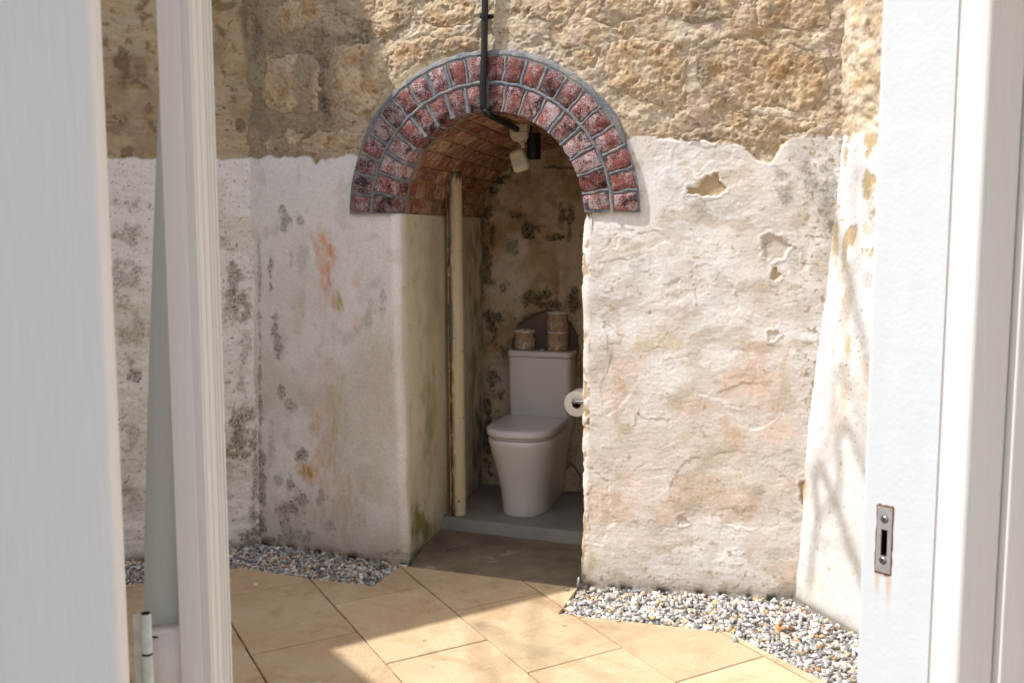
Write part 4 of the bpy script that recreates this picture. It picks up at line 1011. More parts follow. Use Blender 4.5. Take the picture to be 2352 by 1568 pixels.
# ------------------------------------------------------------------ paper rolls
def text_mesh(txt, size, shear=.3):
    cu = bpy.data.curves.new('t', 'FONT'); cu.body = txt; cu.size = size; cu.shear = shear; cu.align_x = 'CENTER'; cu.align_y = 'CENTER'; cu.resolution_u = 3
    o = bpy.data.objects.new('t', cu); COL.objects.link(o); bpy.context.view_layer.update()
    me = bpy.data.meshes.new_from_object(o.evaluated_get(bpy.context.evaluated_depsgraph_get())); bpy.data.objects.remove(o); return me
tm = text_mesh('Scott', .034, .35)
TV = np.array([v.co[:2] for v in tm.vertices]); TF = [list(p.vertices) for p in tm.polygons]
def wrap(bm, V, F, th, zc, rot, r, flip=True):
    ca, sa = math.cos(rot), math.sin(rot); out_ = []
    for x, y in V:
        x, y = x * ca - y * sa, x * sa + y * ca
        a = th + x / r; out_.append(bm.verts.new((r * math.sin(a), -r * math.cos(a), zc + y)))
    for f in F:
        try: bm.faces.new([out_[i] for i in f])
        except ValueError: pass
def leafV(l): 
    n_ = 6; up = [(l * (k / n_ - .5), l * .22 * math.sin(math.pi * k / n_)) for k in range(n_ + 1)]; dn = [(x, -y) for x, y in up[1:-1]][::-1]; return up + dn
def wrapped_roll(px, label, th0, top, extra=False, lift=0.):
    r = .056; h = .098
    base_y = None
    e = empty('toilet_roll', px, label, 'toilet roll', 'wrapped toilet rolls on the cistern', rz=th0)
    bm = bmesh.new(); n_ = 40; rows = []
    rg_ = random.Random(int(th0 * 100) + 3)
    wob = [rg_.uniform(-.0018, .0018) for _ in range(n_)]
    for z_, f in ((0, .93), (.002, .985), (.02, 1.0), (.05, .995), (.08, 1.0), (h - .006, .995), (h, .99)):
        rows.append([bm.verts.new(((r * f + wob[k] * (z_ / h) * .6) * math.sin(k * 2 * math.pi / n_), -(r * f + wob[k] * (z_ / h) * .6) * math.cos(k * 2 * math.pi / n_), z_)) for k in range(n_)])
    for a in range(len(rows) - 1):
        for k in range(n_): bm.faces.new((rows[a][k], rows[a][(k + 1) % n_], rows[a + 1][(k + 1) % n_], rows[a + 1][k]))
    bm.faces.new(rows[0]); local('wrapper', bm_mesh('wrapper', bm), M_kraft, e, sharp=60)
    bm = bmesh.new(); rows = []
    for q, (f, z_) in enumerate(((1.03, h - .003), (1.035, h + .001), (.97, h + .0035), (.6, h + .002), (.38, h + .001), (.34, h - .012))):
        rows.append([bm.verts.new((r * f * math.sin(k * 2 * math.pi / n_), -r * f * math.cos(k * 2 * math.pi / n_), z_ + (rg_.uniform(-.0012, .003) if q < 4 else 0) + .002 * math.sin(k * .9) * (q < 3))) for k in range(n_)])
    for a in range(len(rows) - 1):
        for k in range(n_): bm.faces.new((rows[a][k], rows[a][(k + 1) % n_], rows[a + 1][(k + 1) % n_], rows[a + 1][k]))
    bm.faces.new(rows[-1])
    if extra:
        v4 = [bm.verts.new(c_) for c_ in ((-.045, -.01, h), (.005, -.022, h + .004), (.012, -.012, h + .016), (-.035, .004, h + .009))]; bm.faces.new(v4)
    local('paper_end', bm_mesh('paper_end', bm), M_paper, e, sharp=60)
    lf = bmesh.new()
    for k in range(4):
        a = k * math.pi / 2; bl = bmesh.new(); bw = bmesh.new(); bt = bmesh.new()
        for ox, oz in ((.0012, 0), (-.0012, 0), (0, .0012), (0, -.0012)): wrap(bl, TV + np.array([ox, oz]), TF, a, .036, math.pi + .42, r + .0007 + (ox + oz) * .02)
        wrap(bw, TV, TF, a, .036, math.pi + .42, r + .0013)
        for q in range(5): wrap(bt, [(-.006, -.0012), (.006, -.0012), (.006, .0012), (-.006, .0012)], [[0, 1, 2, 3]], a - .33, .062 + q * .0052, 0, r + .0008)
        o = local('lettering_outline', bm_mesh('lettering_outline', bl), M_print2, e, False, None); o['kind'] = 'stuff'
        o = local('lettering', bm_mesh('lettering', bw), M_print, e, False, None); o['kind'] = 'stuff'
        o = local('small_print', bm_mesh('small_print', bt), M_print2, e, False, None); o['kind'] = 'stuff'
        for q in range(16):
            aa = a + .22 + rg_.uniform(-.05, 1.0); zz_ = rg_.uniform(.004, .050); 
            if .36 > abs(((aa - a + .785) % 1.571) - .785) and zz_ > .018: zz_ = rg_.uniform(.002, .014)
            l_ = rg_.choice((.006, .010, .013)); wrap(lf, leafV(l_), [list(range(12))], aa, zz_, rg_.uniform(.6, 2.6), r + .0009)
    o = local('leaf_print', bm_mesh('leaf_print', lf), M_print, e, False, None); o['kind'] = 'stuff'
    if extra:
        bm = bmesh.new()
        for k in range(13):
            pass
        wrap(bm, [(-.009, -.018), (.009, -.018), (.009, .018), (-.009, .018)], [[0, 1, 2, 3]], .98 - th0, .078, 0, r + .0022)
        lb = local('label', bm_mesh('label', bm), M_print, e, False, None)
        bm = bmesh.new()
        wrap(bm, [(-.007, -.015), (.007, -.015), (.007, .015), (-.007, .015)], [[0, 1, 2, 3]], .98 - th0, .078, 0, r + .0030); local('label_print', bm_mesh('label_print', bm), M_print2, lb, False, None)
        bm = bmesh.new(); wrap(bm, [(-.001, -.046), (.001, -.046), (.001, .046), (-.001, .046)], [[0, 1, 2, 3]], .44 - th0, .05, 0, r + .0022); local('wrapper_fold', bm_mesh('wrapper_fold', bm), M_print, e, False, None)
    return e
ZT = .0615 + .8095
def on_tank(lx, ly): q = Tor + tr * lx + tb * ly; return (float(q[0]), float(q[1]))
rl = on_tank(-.088, .545); wrapped_roll((*rl, ZT), 'brown-wrapped toilet roll standing alone, torn open, on the left of the cistern', -1.10 + .3, 0, True)
rb = on_tank(.098, .540); wrapped_roll((*rb, ZT), 'lower of the two stacked brown-wrapped rolls, resting on the cistern', .42, 0)
rt = on_tank(.098, .541); wrapped_roll((rt[0], rt[1], ZT + .1045), 'upper brown-wrapped roll stacked on top of another one', -.12, 0)

# holder and loose rolls inside the right jamb
hc = np.array([.3015, 4.50]); hz = .742
holder = empty('roll_holder', (float(hc[0] + .12), float(hc[1]), hz), 'steel toilet roll bar fixed just inside the right jamb', 'toilet roll holder')
bm = bmesh.new(); X2 = hc + U0 * .20; pa = Vector((hc[0] - U0[0] * .012, hc[1] - U0[1] * .012, hz + .004)) - Vector((*(N0 * .066), 0)); pb = pa + Vector((*(U0 * .20), 0))
add_tube(bm, [pa, pb], .0095, 16); link('arm', bm_mesh('arm', bm), M_chrome, holder, sharp=40)
bm = bmesh.new(); pin = pa + Vector((*(U0 * .011), 0)); add_tube(bm, [pin - Vector((*(N0 * .012), 0)), pin + Vector((*(N0 * .16), 0))], .0075, 14); link('spindle', bm_mesh('spindle', bm), M_chrome, holder, sharp=40)
def paper_roll(c_, zc, label, r, ln, core=.021):
    ax = Vector((*N0, 0)); up = Vector((0, 0, 1)); rt_ = Vector((*U0, 0)); o0 = Vector((float(c_[0]), float(c_[1]), zc)); bm = bmesh.new(); n_ = 40
    e = empty('toilet_roll', o0, label, 'toilet roll')
    rows = []
    for rr_, d_ in ((core, 0), (r - .003, 0), (r, .002), (r, ln - .002), (r - .003, ln), (core, ln)):
        rows.append([bm.verts.new(o0 + ax * (d_ - ln / 2) + (rt_ * math.cos(k * 2 * math.pi / n_) + up * math.sin(k * 2 * math.pi / n_)) * (rr_ * (1 + (.012 * math.sin(k * .5) if rr_ > core else 0)))) for k in range(n_)])
    for a in range(len(rows) - 1):
        for k in range(n_): bm.faces.new((rows[a][k], rows[a][(k + 1) % n_], rows[a + 1][(k + 1) % n_], rows[a + 1][k]))
    link('paper', bm_mesh('paper', bm), M_paper, e, sharp=50)
    bm = bmesh.new(); ra, rb_ = [], []
    for d_, L_ in ((0, ra), (ln, rb_)):
        for k in range(n_): L_.append(bm.verts.new(o0 + ax * (d_ - ln / 2) + (rt_ * math.cos(k * 2 * math.pi / n_) + up * math.sin(k * 2 * math.pi / n_)) * (core - .0006)))
    for k in range(n_): bm.faces.new((ra[k], rb_[k], rb_[(k + 1) % n_], ra[(k + 1) % n_]))
    link('core', bm_mesh('core', bm), M_cardb, e)
paper_roll(hc + U0 * .006, hz - .010, 'white unwrapped toilet roll hanging on the steel bar', .058, .10, .021)
paper_roll(hc + U0 * .062 + N0 * .14, hz - .085, 'spare white toilet roll hanging behind and below the one on the bar', .055, .10)

# ------------------------------------------------------------------ ivory soil pipe in the niche corner
pb_ = np.array([-.276, 5.000]); e = empty('drain_pipe', (float(pb_[0]), float(pb_[1]), .06), 'ivory painted iron pipe with flaking rusty paint, standing inside the niche', 'pipe')
na_, nz_ = 36, 360; A, ZZ = np.meshgrid(np.linspace(0, 2 * math.pi, na_), np.linspace(.064, 1.80, nz_)); rp = .040 + fbm(A * 3, ZZ * 30, 61, 3) * .0012
nrag = .10 * np.clip((ZZ - 1.62) / .18, 0, 1)
Px = pb_[0] + rp * np.cos(A) - .013 * (ZZ / 1.8); Py = pb_[1] + rp * np.sin(A)
Ccp = np.zeros(A.shape + (3,)) + lin((222, 206, 172)); th = np.degrees(A) % 360
lw = np.exp(-((th - 234) / 24) ** 2)              # weathered strip on the camera's left
n1 = fbm(A * 4, ZZ * 8, 63, 5, .65)
Ccp = lay(Ccp, lw * ss(-.25, .1, n1), (206, 170, 112), .8); Ccp = lay(Ccp, ss(.22, .34, lw * .55 + n1 * .8) * np.exp(-((th - 222) / 26) ** 2), (84, 44, 22), .95)
Ccp = lay(Ccp, np.exp(-((th - 236) / 26) ** 2) * 1.2 * ss(-.08, .10, fbm(A * 3, ZZ * 3, 67, 4) + .12 * np.sin(ZZ * 9)) * ss(.75, 1., ZZ), (112, 114, 120), .95)
Ccp = lay(Ccp, ss(.50, .54, fbm(A * 6, ZZ * 24, 65, 3)), (60, 40, 26), .9); Ccp = lay(Ccp, ss(1.74, 1.8, ZZ + n1 * .08), (60, 36, 24), .9); Ccp = lay(Ccp, lw * ss(.16, .08, ZZ), (70, 40, 22), .8)
me = grid_mesh('pipe', np.dstack([Px, Py, ZZ]), None, Ccp, flip=False); link('pipe', me, M_pipe, e)
bm = bmesh.new(); add_tube(bm, [(pb_[0] - .013, pb_[1], 1.795), (pb_[0] - .030, pb_[1] + .01, 1.85), (pb_[0] - .06, pb_[1] + .02, 1.90)], .04, 20, rs=[.039, .036, .03])
for v_ in bm.verts: v_.co += Vector((rng.uniform(-.003, .003), rng.uniform(-.003, .003), rng.uniform(-.004, .004)))
link('stub', bm_mesh('stub', bm), M_vmortar, e)

# ------------------------------------------------------------------ conduit, sensor, spotlight
cd = empty('conduit', tuple(float(q) for q in Wp(px2sz(1119, 100)[0], 2.4, .03)), 'black electrical conduit running down the wall and bending under the arch', 'conduit')
def wq(u_, v_, h): s_, z_ = px2sz(u_, v_); return tuple(float(q) for q in Wp(s_, z_, h))
cor = onz(1198, 289, 1.992)
top = wq(1121, 0, .030); sT, zT = px2sz(1121, 0)
pts = [tuple(float(q) for q in Wp(sT + .003, 3.1, .032)), wq(1120, 0, .032), wq(1119, 60, .030), wq(1118, 120, .031), wq(1116, 180, .034), wq(1115, 215, .034), wq(1116, 243, .032)]
vv_ = np.array(wq(1124, 258, .02)); bend = [tuple(np.array(wq(1117, 252, .026))), tuple(np.array(wq(1126, 265, .008)) + np.array([0, 0, 0]))]
boxc = Vector((float(cor[0]), float(cor[1]), 1.955))
endp = boxc + Vector((-.022, -.052, .016))
mid = Vector(bend[1]).lerp(endp, .55)
p2 = bez(pts + bend + [tuple(mid), tuple(endp)], 8)
bm = bmesh.new(); add_tube(bm, p2, .0138, 16); link('tube', bm_mesh('tube', bm), M_black, cd)
bm = bmesh.new(); q0 = Vector(wq(1116, 205, .034)); q1 = Vector(wq(1116, 240, .032)); add_tube(bm, [q0, q0.lerp(q1, .5), q1], .0142, 16); link('coupling', bm_mesh('coupling', bm), M_black, cd, sharp=40)
bm = bmesh.new(); cc_ = Vector(wq(1119, 41, .030)); X = Vector((float(U0[0]), float(U0[1]), 0)); Yn = Vector((float(N0[0]), float(N0[1]), 0))
add_tube(bm, [cc_ - Vector((0, 0, .009)), cc_ + Vector((0, 0, .009))], .0165, 16); 
M_ = Matrix((X, Yn, Vector((0, 0, 1)))).transposed().to_4x4(); M_.translation = cc_ + Yn * .016
add_box(bm, (.018, 0, 0), (.030, .006, .018), M_, .002); add_box(bm, (-.018, 0, 0), (.014, .006, .014), M_, .002)
for sx in (.026, -.02): 
    p = M_ @ Vector((sx, -.004, 0)); add_tube(bm, [p, p - Yn * .006], .0055, 10)
link('clip', bm_mesh('clip', bm), M_blackm, cd, sharp=40)
# sensor
yaw = math.atan2(U0[1], U0[0]) - .05
sn = empty('motion_sensor', boxc, 'ivory outdoor motion sensor hanging from its junction box under the vault', 'motion sensor', rz=yaw)
bm = bmesh.new()
def sidep(w, d, z0, z1, rnd, nseg=10):
    """box whose lower corners are rounded in the front view"""
    prof_ = [(-w / 2, z1), (-w / 2, z0 + rnd)] + [(-w / 2 + w / 2 * (1 - math.cos(a)), z0 + rnd - rnd * math.sin(a)) for a in np.linspace(0, math.pi / 2, nseg)[1:]]
    prof_ += [(-x, z) for x, z in prof_[::-1][1:]]
    fr = [bm.verts.new((x, -d / 2, z)) for x, z in prof_]; bk = [bm.verts.new((x, d / 2, z)) for x, z in prof_]
    bm.faces.new(fr[::-1]); bm.faces.new(bk); n_ = len(fr)
    for i in range(n_): bm.faces.new((fr[i], fr[(i + 1) % n_], bk[(i + 1) % n_], bk[i]))
sidep(.082, .085, -.040, .045, .038); bmesh.ops.bevel(bm, geom=bm.edges[:], offset=.002, segments=2, affect='EDGES')
local('junction_box', bm_mesh('junction_box', bm), M_ivory, sn)
bm = bmesh.new(); add_box(bm, (0, -.0428, .006), (.0815, .0008, .0018)); local('box_seam', bm_mesh('box_seam', bm), M_cardb, sn, False)
bm = bmesh.new(); add_tube(bm, [(.006, 0, -.035), (.008, 0, -.058), (.0, -.004, -.070)], .009, 12); add_tube(bm, bez([(-.006, -.034, -.020), (.0, -.040, -.036), (.014, -.036, -.050), (.020, -.026, -.064)], 6), .0042, 10); local('swivel', bm_mesh('swivel', bm), M_ivory, sn)
hd = Matrix.Translation((-.006, -.012, -.118)) @ Matrix.Rotation(R_(-16), 4, 'Y') @ Matrix.Rotation(R_(14), 4, 'X')
bm = bmesh.new(); add_box(bm, (0, 0, 0), (.080, .055, .095), None, .014, 4)
for v_ in bm.verts:
    if v_.co.z > .02: v_.co.y += (v_.co.z - .02) * .35 if v_.co.y < 0 else 0; 
    if v_.co.z > .03: v_.co.x *= .86
    v_.co.z -= .010 * math.cos(v_.co.x / .04 * 1.4) if v_.co.z < -.03 else 0
for v_ in bm.verts: v_.co = hd @ v_.co
hdo = local('sensor_head', bm_mesh('sensor_head', bm), M_ivory, sn)
bm = bmesh.new(); add_box(bm, (.002, -.0278, -.008), (.052, .002, .034), hd); local('lens', bm_mesh('lens', bm), M_grey, hdo, False)
sp_ = onz(1221, 305, 1.95); sp_ = Vector((float(sp_[0]) + .012, float(sp_[1]) + .10, 1.90))
sl = empty('spotlight', sp_, 'small black cylinder spotlight behind the motion sensor', 'spotlight')
bm = bmesh.new(); add_tube(bm, [(0, 0, -.060), (0, 0, .058)], .032, 28, cap=False)
add_tube(bm, [(0, 0, .058), (0, 0, .0585)], .032, 28); local('body', bm_mesh('body', bm), M_blackm, sl)
bm = bmesh.new(); add_tube(bm, [(-.018, 0, .05), (-.018, 0, .10)], .010, 12); local('stem', bm_mesh('stem', bm), M_blackm, sl)
bm = bmesh.new(); add_tube(bm, [(0, 0, -.055), (0, 0, -.050)], .029, 24); local('reflector', bm_mesh('reflector', bm), M_chrome, sl)

# little flaking bracket at the foot of the right jamb
bk = onz(1327, 1343, .01); e = empty('iron_peg', (float(bk[0]), float(bk[1]), 0), 'small rusty peg with white paint at the foot of the right jamb', 'peg')
bm = bmesh.new(); add_tube(bm, [(bk[0], bk[1] + .01, -.02), (bk[0] + .001, bk[1], .02), (bk[0] + .004, bk[1] - .003, .045)], .006, 8, rs=[.007, .006, .004]); link('peg', bm_mesh('peg', bm), M_strike, e)

# ------------------------------------------------------------------ doorway in front
def extrude(name, prof_, z0, z1, mat, parent, bev=.002, nseg=1, smooth=True, sharp=35):
    bm = bmesh.new(); add_prism(bm, prof_, z0, z1); bmesh.ops.recalc_face_normals(bm, faces=bm.faces[:])
    if bev: 
        ed = [e_ for e_ in bm.edges if abs(e_.verts[0].co.z - e_.verts[1].co.z) > .1]
        bmesh.ops.bevel(bm, geom=ed, offset=bev, segments=3, affect='EDGES', profile=.5)
    return link(name, bm_mesh(name, bm), mat, parent, smooth, sharp)
# right jamb
jp0 = np.array([.578, 1.6]); jd = np.array([.66, -.75]); jd = jd / np.linalg.norm(jd); jn = np.array([jd[1], -jd[0]]) * 1.0
if jn @ np.array([-1, -1]) < 0: jn = -jn
rj = empty('doorway', (float(jp0[0]), float(jp0[1]), 0), 'sunlit white door jamb on the right with a rusty steel strike plate', 'doorway')
ZJ = 2.12
# face as a painted grid with a hole for the strike
FWd = .1205
def jpt(a, z, h): q = jp0 + jd * a + jn * h; return (q[0], q[1], z)
pa_, pz_ = None, None
def jam_px(u_, v_):
    X = online(u_, v_, jp0, jp0 + jd); return float((X[:2] - jp0) @ jd), float(X[2])
a0, zt = jam_px(2031, 1163); a1, zb1 = jam_px(2031, 1314)
pc_a = (a0 + a1) / 2; pc_z = (zt + zb1) / 2; PH = zt - zb1; PWd = .0255
sl0, sl1, slz0, slz1 = pc_a - .005, pc_a + .006, pc_z - .027, pc_z + .017
ga = np.unique(np.r_[np.arange(0, FWd, .004), FWd, sl0, sl1]); gz = np.unique(np.r_[np.arange(-.05, .75, .05), np.arange(.75, 1.9, .004), np.arange(1.9, ZJ, .05), ZJ, slz0, slz1])
A_, Z_ = np.meshgrid(ga, gz)
hj = -np.maximum(0, .004 - A_) * .5 + fbm(A_ * 20, Z_ * 14, 1001, 3) * .0004
Pj = np.stack([jp0[0] + jd[0] * A_ + jn[0] * hj, jp0[1] + jd[1] * A_ + jn[1] * hj, Z_], -1)
cj = np.zeros(A_.shape + (3,)) + lin((208, 212, 216))
cj = lay(cj, fbm(A_ * 30, Z_ * 3, 1003, 3) * .5 + .2, (202, 205, 207), .6)
def rust(da, dz, ra, rz_, k, col_=(196, 140, 80)):
    global cj
    d_ = np.hypot((A_ - pc_a - da) / ra, (Z_ - (pc_z - PH / 2) - dz) / rz_) + fbm(A_ * 60, Z_ * 30, 1005, 3) * .5; cj = lay(cj, ss(1.2, .2, d_), col_, k)
rust(-.009, -.012, .005, .028, .55, (204, 160, 104)); rust(.010, -.020, .006, .042, .6, (206, 160, 100)); rust(.011, -.07, .004, .05, .22, (220, 200, 170)); rust(-.006, -.05, .004, .03, .18, (220, 200, 170)); rust(0, -.002, .014, .006, .6, (120, 66, 34))
keepj = ~((A_[:-1, :-1] >= sl0 - 1e-6) & (A_[1:, 1:] <= sl1 + 1e-6) & (Z_[:-1, :-1] >= slz0 - 1e-6) & (Z_[1:, 1:] <= slz1 + 1e-6))
link('jamb_face', grid_mesh('jamb_face', Pj, keepj, cj, flip=False), M_jamb, rj)
q = lambda a, h: tuple(jp0 + jd * a + jn * h)
# solid behind the face: far edge, back
extrude('jamb_return', [q(.0, -.002), q(-.0005, -.05), q(.02, -.09), q(.02, -.004)], -.05, ZJ, M_paint, rj, 0)
extrude('jamb_core', [q(FWd - .004, -.0025), q(FWd + .008, -.0045), q(FWd + .012, -.034), q(FWd - .004, -.034)], -.05, ZJ, M_paint, rj, 0)
extrude('stop', [q(FWd + .006, .000), q(FWd + .007, .003), q(FWd + .044, .003), q(FWd + .050, -.002), q(FWd + .050, -.03), q(FWd + .006, -.03)], -.05, ZJ, M_paint, rj, .0025)
p3 = jp0 + jd * (FWd + .050) + jn * -.003; gd = np.array([.968, .25]); gn = np.array([.25, -.968])
r2 = lambda a, h: tuple(p3 + gd * a + gn * h)
extrude('architrave', [r2(.0, 0), r2(.056, .0), r2(.060, -.004), r2(.060, -.05), r2(.0, -.03)], -.05, ZJ, M_paint_warm, rj, .002)
# strike plate
sp_p = []
bm = bmesh.new()
def P3(a, z, h): x_, y_, z__ = jpt(a, z, h); return bm.verts.new((x_, y_, z__))
xa = [pc_a - PWd / 2, sl0, sl1, pc_a + PWd / 2]; za = [pc_z - PH / 2, slz0, slz1, pc_z + PH / 2]
g1 = [[P3(a, z, .0016) for a in xa] for z in za]; g0 = [[P3(a, z, -.001) for a in xa] for z in za]
for i in range(3):
    for j in range(3):
        if i == 1 and j == 1: continue
        bm.faces.new((g1[i][j], g1[i][j + 1], g1[i + 1][j + 1], g1[i + 1][j]))
for k in range(3):
    bm.faces.new((g0[0][k], g0[0][k + 1], g1[0][k + 1], g1[0][k])); bm.faces.new((g0[3][k], g0[3][k + 1], g1[3][k + 1], g1[3][k])); bm.faces.new((g0[k][0], g0[k + 1][0], g1[k + 1][0], g1[k][0])); bm.faces.new((g0[k][3], g0[k + 1][3], g1[k + 1][3], g1[k][3]))
bm.faces.new((g0[1][1], g0[1][2], g1[1][2], g1[1][1])); bm.faces.new((g0[2][1], g0[2][2], g1[2][2], g1[2][1])); bm.faces.new((g0[1][1], g0[2][1], g1[2][1], g1[1][1])); bm.faces.new((g0[1][2], g0[2][2], g1[2][2], g1[1][2]))
stp = link('strike_plate', bm_mesh('strike_plate', bm), M_strike, rj, smooth=False)
bm = bmesh.new()                                                   # ragged rust rim
rg_ = random.Random(9); n_ = 60; ri, ro = [], []
def per(f, hw, hh_):
    t = f * 4; k = int(t) % 4; w_ = t - int(t)
    c_ = [(-hw, -hh_), (hw, -hh_), (hw, hh_), (-hw, hh_)]; a_, b_ = c_[k], c_[(k + 1) % 4]; return a_[0] + (b_[0] - a_[0]) * w_, a_[1] + (b_[1] - a_[1]) * w_
for k in range(n_):
    f = k / n_; x_, z_ = per(f, PWd / 2 - .001, PH / 2 - .0015); ri.append(P3(pc_a + x_, pc_z + z_, .0010)); x_, z_ = per(f, PWd / 2 + .0012 + rg_.uniform(0, .0016), PH / 2 + .001 + rg_.uniform(0, .004)); ro.append(P3(pc_a + x_, pc_z + z_, .0009))
for k in range(n_): bm.faces.new((ri[k], ri[(k + 1) % n_], ro[(k + 1) % n_], ro[k]))
link('rust_rim', bm_mesh('rust_rim', bm), M_rust, stp, smooth=False)
bm = bmesh.new()
def quad(a, b): bm.faces.new((P3(a[0], a[1], a[2]), P3(b[0], b[1], b[2]), P3(*[b[0], b[1], -.025]), P3(*[a[0], a[1], -.025])))
cs_ = [(sl0, slz0), (sl1, slz0), (sl1, slz1), (sl0, slz1)]
for k in range(4): a_, b_ = cs_[k], cs_[(k + 1) % 4]; bm.faces.new((P3(*a_, -.001), P3(*b_, -.001), P3(*b_, -.025), P3(*a_, -.025)))
bm.faces.new([P3(*c_, -.025) for c_ in cs_]); link('bolt_hole', bm_mesh('bolt_hole', bm), M_dark, stp, smooth=False)
for zz_ in (pc_z + PH / 2 - .020, pc_z - PH / 2 + .020):
    bm = bmesh.new(); J3 = Vector((*jn, 0)); c3 = Vector(jpt(pc_a, zz_, .0012)); add_tube(bm, [c3, c3 + J3 * .0012, c3 + J3 * .0018], .005, 18, rs=[.0058, .0052, .004]); scw = link('screw', bm_mesh('screw', bm), M_chrome, stp)
    bm = bmesh.new(); JD = Vector((*jd, 0)); Mq = Matrix((JD, J3, Vector((0, 0, 1)))).transposed().to_4x4(); Mq.translation = c3 + J3 * .0019
    for an in (40, 130): add_box(bm, (0, 0, 0), (.0062, .0006, .0011), Mq @ Matrix.Rotation(R_(an), 4, 'Y'))
    add_tube(bm, [c3 + J3 * .0001, c3 + J3 * .0008], .0064, 18); link('screw_slot', bm_mesh('screw_slot', bm), M_dark, scw, smooth=False)

# right-hand door leaf standing beside the architrave
rd = empty('door', (.80, 1.48, 0), 'shaded white door leaf at the right edge of the picture', 'door')
o3 = p3 + gd * .063
extrude('leaf', [tuple(o3 + gn * .010), tuple(o3 + gd * .45 + gn * .010), tuple(o3 + gd * .45 - gn * .035), tuple(o3 - gn * .035)], -.04, 2.10, M_paint_warm, rd, .004)

# left: near door leaf
yn = 1.14; xl = aty(229, 0, yn)[0]
nd = empty('door', (float(xl) - .3, yn, 0), 'wide shaded white door leaf at the left edge, close to the camera', 'door')
lx = float(aty(270, 784, yn + .042)[0])
extrude('leaf', [(lx, yn), (lx, yn + .042), (lx - .75, yn + .07), (lx - .75, yn + .028)][::-1], -.04, 2.12, M_paint, nd, .009)
# left: second leaf seen edge-on with weather strips
yp = 1.40
gx = lambda u_, y_: float(aty(u_, 784, y_)[0])
x0, x1 = gx(392, yp), gx(460, yp)
pd = empty('door', ((x0 + x1) / 2, yp, 0), 'open white glazed door seen edge-on, with grooved edge and latch', 'door')
th_ = .056
def prof_edge():
    """front face then the grooved edge facing right"""
    P_ = [(x0, yp + .045), (x0, yp), (x1 - .004, yp - .001)]
    w_ = th_; k = x1
    y_ = yp
    # grooves: (offset along thickness, step)
    for o_, hgt in ((.0, 0), (.003, .0), (.0035, -.0025), (.006, -.0025), (.0065, .0), (.018, .0), (.0185, .0018), (.021, .0018), (.0215, -.001), (.036, -.001), (.0365, .0015), (.039, .0015), (.0395, -.001), (.043, -.001), (.0435, .002), (.046, .002), (.0465, 0), (.052, 0), (.0525, .003), (th_, .003)):
        P_.append((k + hgt, y_ + o_ * 1.7))
    P_.append((x0 + .02, yp + th_ * 1.7)); return P_[::-1]
extrude('stile', prof_edge(), -.04, 2.10, M_paint_warm, pd, 0, sharp=25)
extrude('face_board', [(x0 - .0015, yp - .004), (x1 - .012, yp - .004), (x1 - .012, yp - .0012), (x0 - .0015, yp - .0012)][::-1], -.04, 2.10, M_paint, pd, .0012)
# tapered sky-tinted strip behind its left edge, and the plinth block below
def board(name, pts_px, y_, th2, mat, parent, bev=.003):
    bm = bmesh.new(); F_ = [aty(u_, v_, y_) for u_, v_ in pts_px]
    fr = [bm.verts.new(p) for p in F_]; bk_ = [bm.verts.new((p[0] + .004, p[1] + th2, p[2])) for p in F_]; n_ = len(fr)
    bm.faces.new(fr[::-1]); bm.faces.new(bk_)
    for i in range(n_): bm.faces.new((fr[i], fr[(i + 1) % n_], bk_[(i + 1) % n_], bk_[i]))
    bmesh.ops.recalc_face_normals(bm, faces=bm.faces[:])
    if bev: bmesh.ops.bevel(bm, geom=bm.edges[:], offset=bev, segments=2, affect='EDGES')
    return link(name, bm_mesh(name, bm), mat, parent)
board('packing_strip', [(372, 150), (362, 215), (350, 520), (338, 860), (330, 1200), (327, 1380), (325, 1462), (440, 1452), (400, 150)], 1.445, .03, M_paint_sky, pd, .004)
board('plinth_block', [(325, 1462), (334, 1640), (440, 1640), (432, 1452)], 1.405, .05, M_paint, pd, .0015)
# chips in the paint
bm = bmesh.new()
for (u_, v_, w_, h_, r_) in ((350, 1462, 14, 2.6, 0), (432, 1480, 3, 9, 0), (436, 1545, 3, 14, 0), (427, 1458, 4, 3, 0)):
    p = Vector(aty(u_ + 2, v_, 1.4035)); add_box(bm, p, (w_ / FP * 1.4 * 1.6, .0008, h_ / FP * 1.4 * 1.6), None, .0003, 1)
link('paint_chip', bm_mesh('paint_chip', bm), M_dark, pd, smooth=False)
# latch on the far edge
bm = bmesh.new(); lt = aty(505, 1030, yp + .1); lb_ = aty(505, 1106, yp + .1); lc = (Vector(lt) + Vector(lb_)) / 2
add_box(bm, (lc.x - .001, lc.y + .004, lc.z), (.010, .012, float(lt[2] - lb_[2])), None, .0025, 3); link('latch', bm_mesh('latch', bm), M_chrome, pd)
# hinge
hx, hy = gx(309, 1.24), 1.24; hzt = float(aty(308, 1408, 1.24)[2]); hzs = float(aty(312, 1500, 1.24)[2])
hg = empty('hinge', (hx, hy, hzs), 'paint-covered steel door hinge between the two left door leaves', 'hinge')
ivm = mat_flat('chipped_hinge_paint', L(206, 210, 200), .5, .4, 60, .16, .0015, 60)
for za_, zb_ in ((hzs + .0012, hzt), (hzs - .09, hzs - .0012)):
    bm = bmesh.new(); rg = add_tube(bm, [(hx, hy, za_), (hx, hy, (za_ + zb_) / 2), (hx, hy, zb_)], .0066, 16, cap=True); link('knuckle', bm_mesh('knuckle', bm), ivm, hg, sharp=50)
bm = bmesh.new(); add_tube(bm, [(hx, hy, hzt), (hx, hy, hzt + .0008)], .0058, 16); add_tube(bm, [(hx, hy, hzs - .0014), (hx, hy, hzs + .0014)], .0069, 16); link('pin', bm_mesh('pin', bm), M_dark, hg, sharp=40)
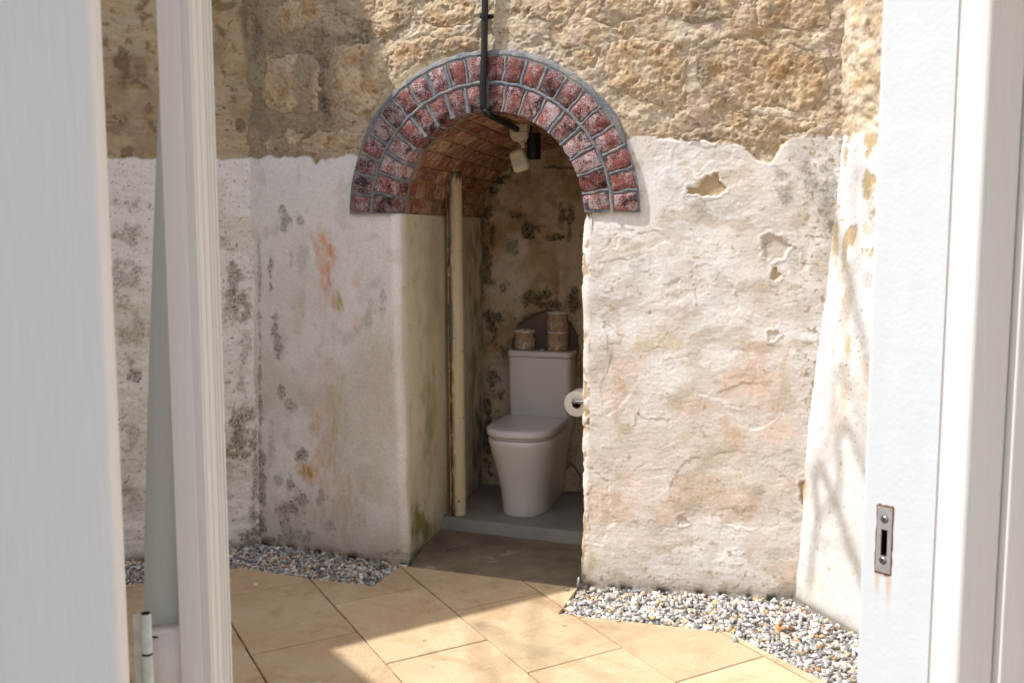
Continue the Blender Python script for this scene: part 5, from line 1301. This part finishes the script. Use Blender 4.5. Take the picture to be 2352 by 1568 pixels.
bm = bmesh.new(); add_box(bm, (hx - .010, hy + .0065, hzs - .01), (.018, .002, .12)); link('plate', bm_mesh('plate', bm), ivm, hg, smooth=False)

# house wall round the doorway (outside the frame, shades the doors as the house does)
hw = empty('house_wall', (0, .9, 0), 'rendered house wall around the doorway', 'wall')
for nm, (xa_, xb_, za_, zb_) in (('wall_left', (-4.2, -1.02, -.05, 2.9)), ('wall_right', (.98, 2.2, -.05, 2.9)), ('lintel', (-1.02, .98, 2.22, 2.9))):
    bm = bmesh.new(); add_box(bm, ((xa_ + xb_) / 2, .9, (za_ + zb_) / 2), (xb_ - xa_ - .002, .25, zb_ - za_)); link('wall_panel' if nm != 'lintel' else 'lintel', bm_mesh('p', bm), M_render, hw, smooth=False)

bm = bmesh.new(); add_prism(bm, [(-4.2, .78), (-1.16, .78), (-1.16, 1.75), (-4.2, 1.75)], 2.91, 2.97); link('shade_eave', bm_mesh('shade_eave', bm), M_roof, hw, smooth=False)  # unseen slab added to keep the sun off the left doors
# ------------------------------------------------------------------ bare tree beyond the left wall; its twigs shadow the right side
tree = empty('tree', (-5.4, .6, 0), 'bare tree leaning over the courtyard from behind the left wing', 'tree')
def toward(p, k): return Vector(p) + SUN * k
bm = bmesh.new(); add_tube(bm, bez([(-5.4, .6, -.1), (-5.3, .7, 2), (-4.9, .9, 4.2), (-5.6, 1.1, 7.6)], 5), .12, 10, rs=[.13 - .05 * k / 15 for k in range(16)]); link('trunk', bm_mesh('trunk', bm), M_bark, tree)
def branch(pts, r0_, r1_):
    bm = bmesh.new(); q = bez(pts, 6); add_tube(bm, q, r0_, 7, rs=[r0_ + (r1_ - r0_) * i / (len(q) - 1) for i in range(len(q))]); link('branch', bm_mesh('branch', bm), M_bark, tree)
root = (-5.6, 1.1, 7.6)
def wallpt(u_, v_): return Vector(online(u_, v_, CR + np.array([.06, 0]), CR + np.array([.06, 0]) + dC))
def shadow_branch(hits, k0, k1, r0_, r1_, stem=True):
    k0 *= 1.25; k1 *= 1.25; r0_ *= .8; r1_ *= .8; P = [toward(h_, k0 + (k1 - k0) * i / (len(hits) - 1)) for i, h_ in enumerate(hits)]
    branch(([root] if stem else []) + P, r0_, r1_)
fl = lambda u_, v_: Vector(onz(u_, v_))
shadow_branch([wallpt(1925, 560), wallpt(1950, 660), wallpt(1975, 760), wallpt(2010, 860)], 5.2, 5.4, .022, .010)
shadow_branch([wallpt(1990, 470), wallpt(1960, 640), wallpt(1925, 760)], 5.6, 5.9, .016, .010)
shadow_branch([wallpt(1960, 1230), wallpt(1905, 1260), wallpt(1890, 1400)], 5.0, 5.3, .026, .018)
shadow_branch([wallpt(2015, 1120), wallpt(1950, 1190), wallpt(1900, 1225)], 5.3, 5.2, .026, .016)
shadow_branch([wallpt(1995, 980), wallpt(1930, 1060), wallpt(1880, 1140)], 6.3, 6.6, .018, .014)
shadow_branch([fl(1090, 1450), fl(1180, 1480), fl(1300, 1512), fl(1400, 1560)], 6.0, 6.4, .012, .007)
shadow_branch([fl(1230, 1400), fl(1330, 1428), fl(1440, 1440), fl(1560, 1452)], 6.0, 6.4, .011, .006)
shadow_branch([fl(1150, 1545), fl(1250, 1500), fl(1400, 1440)], 6.4, 6.8, .008, .005)
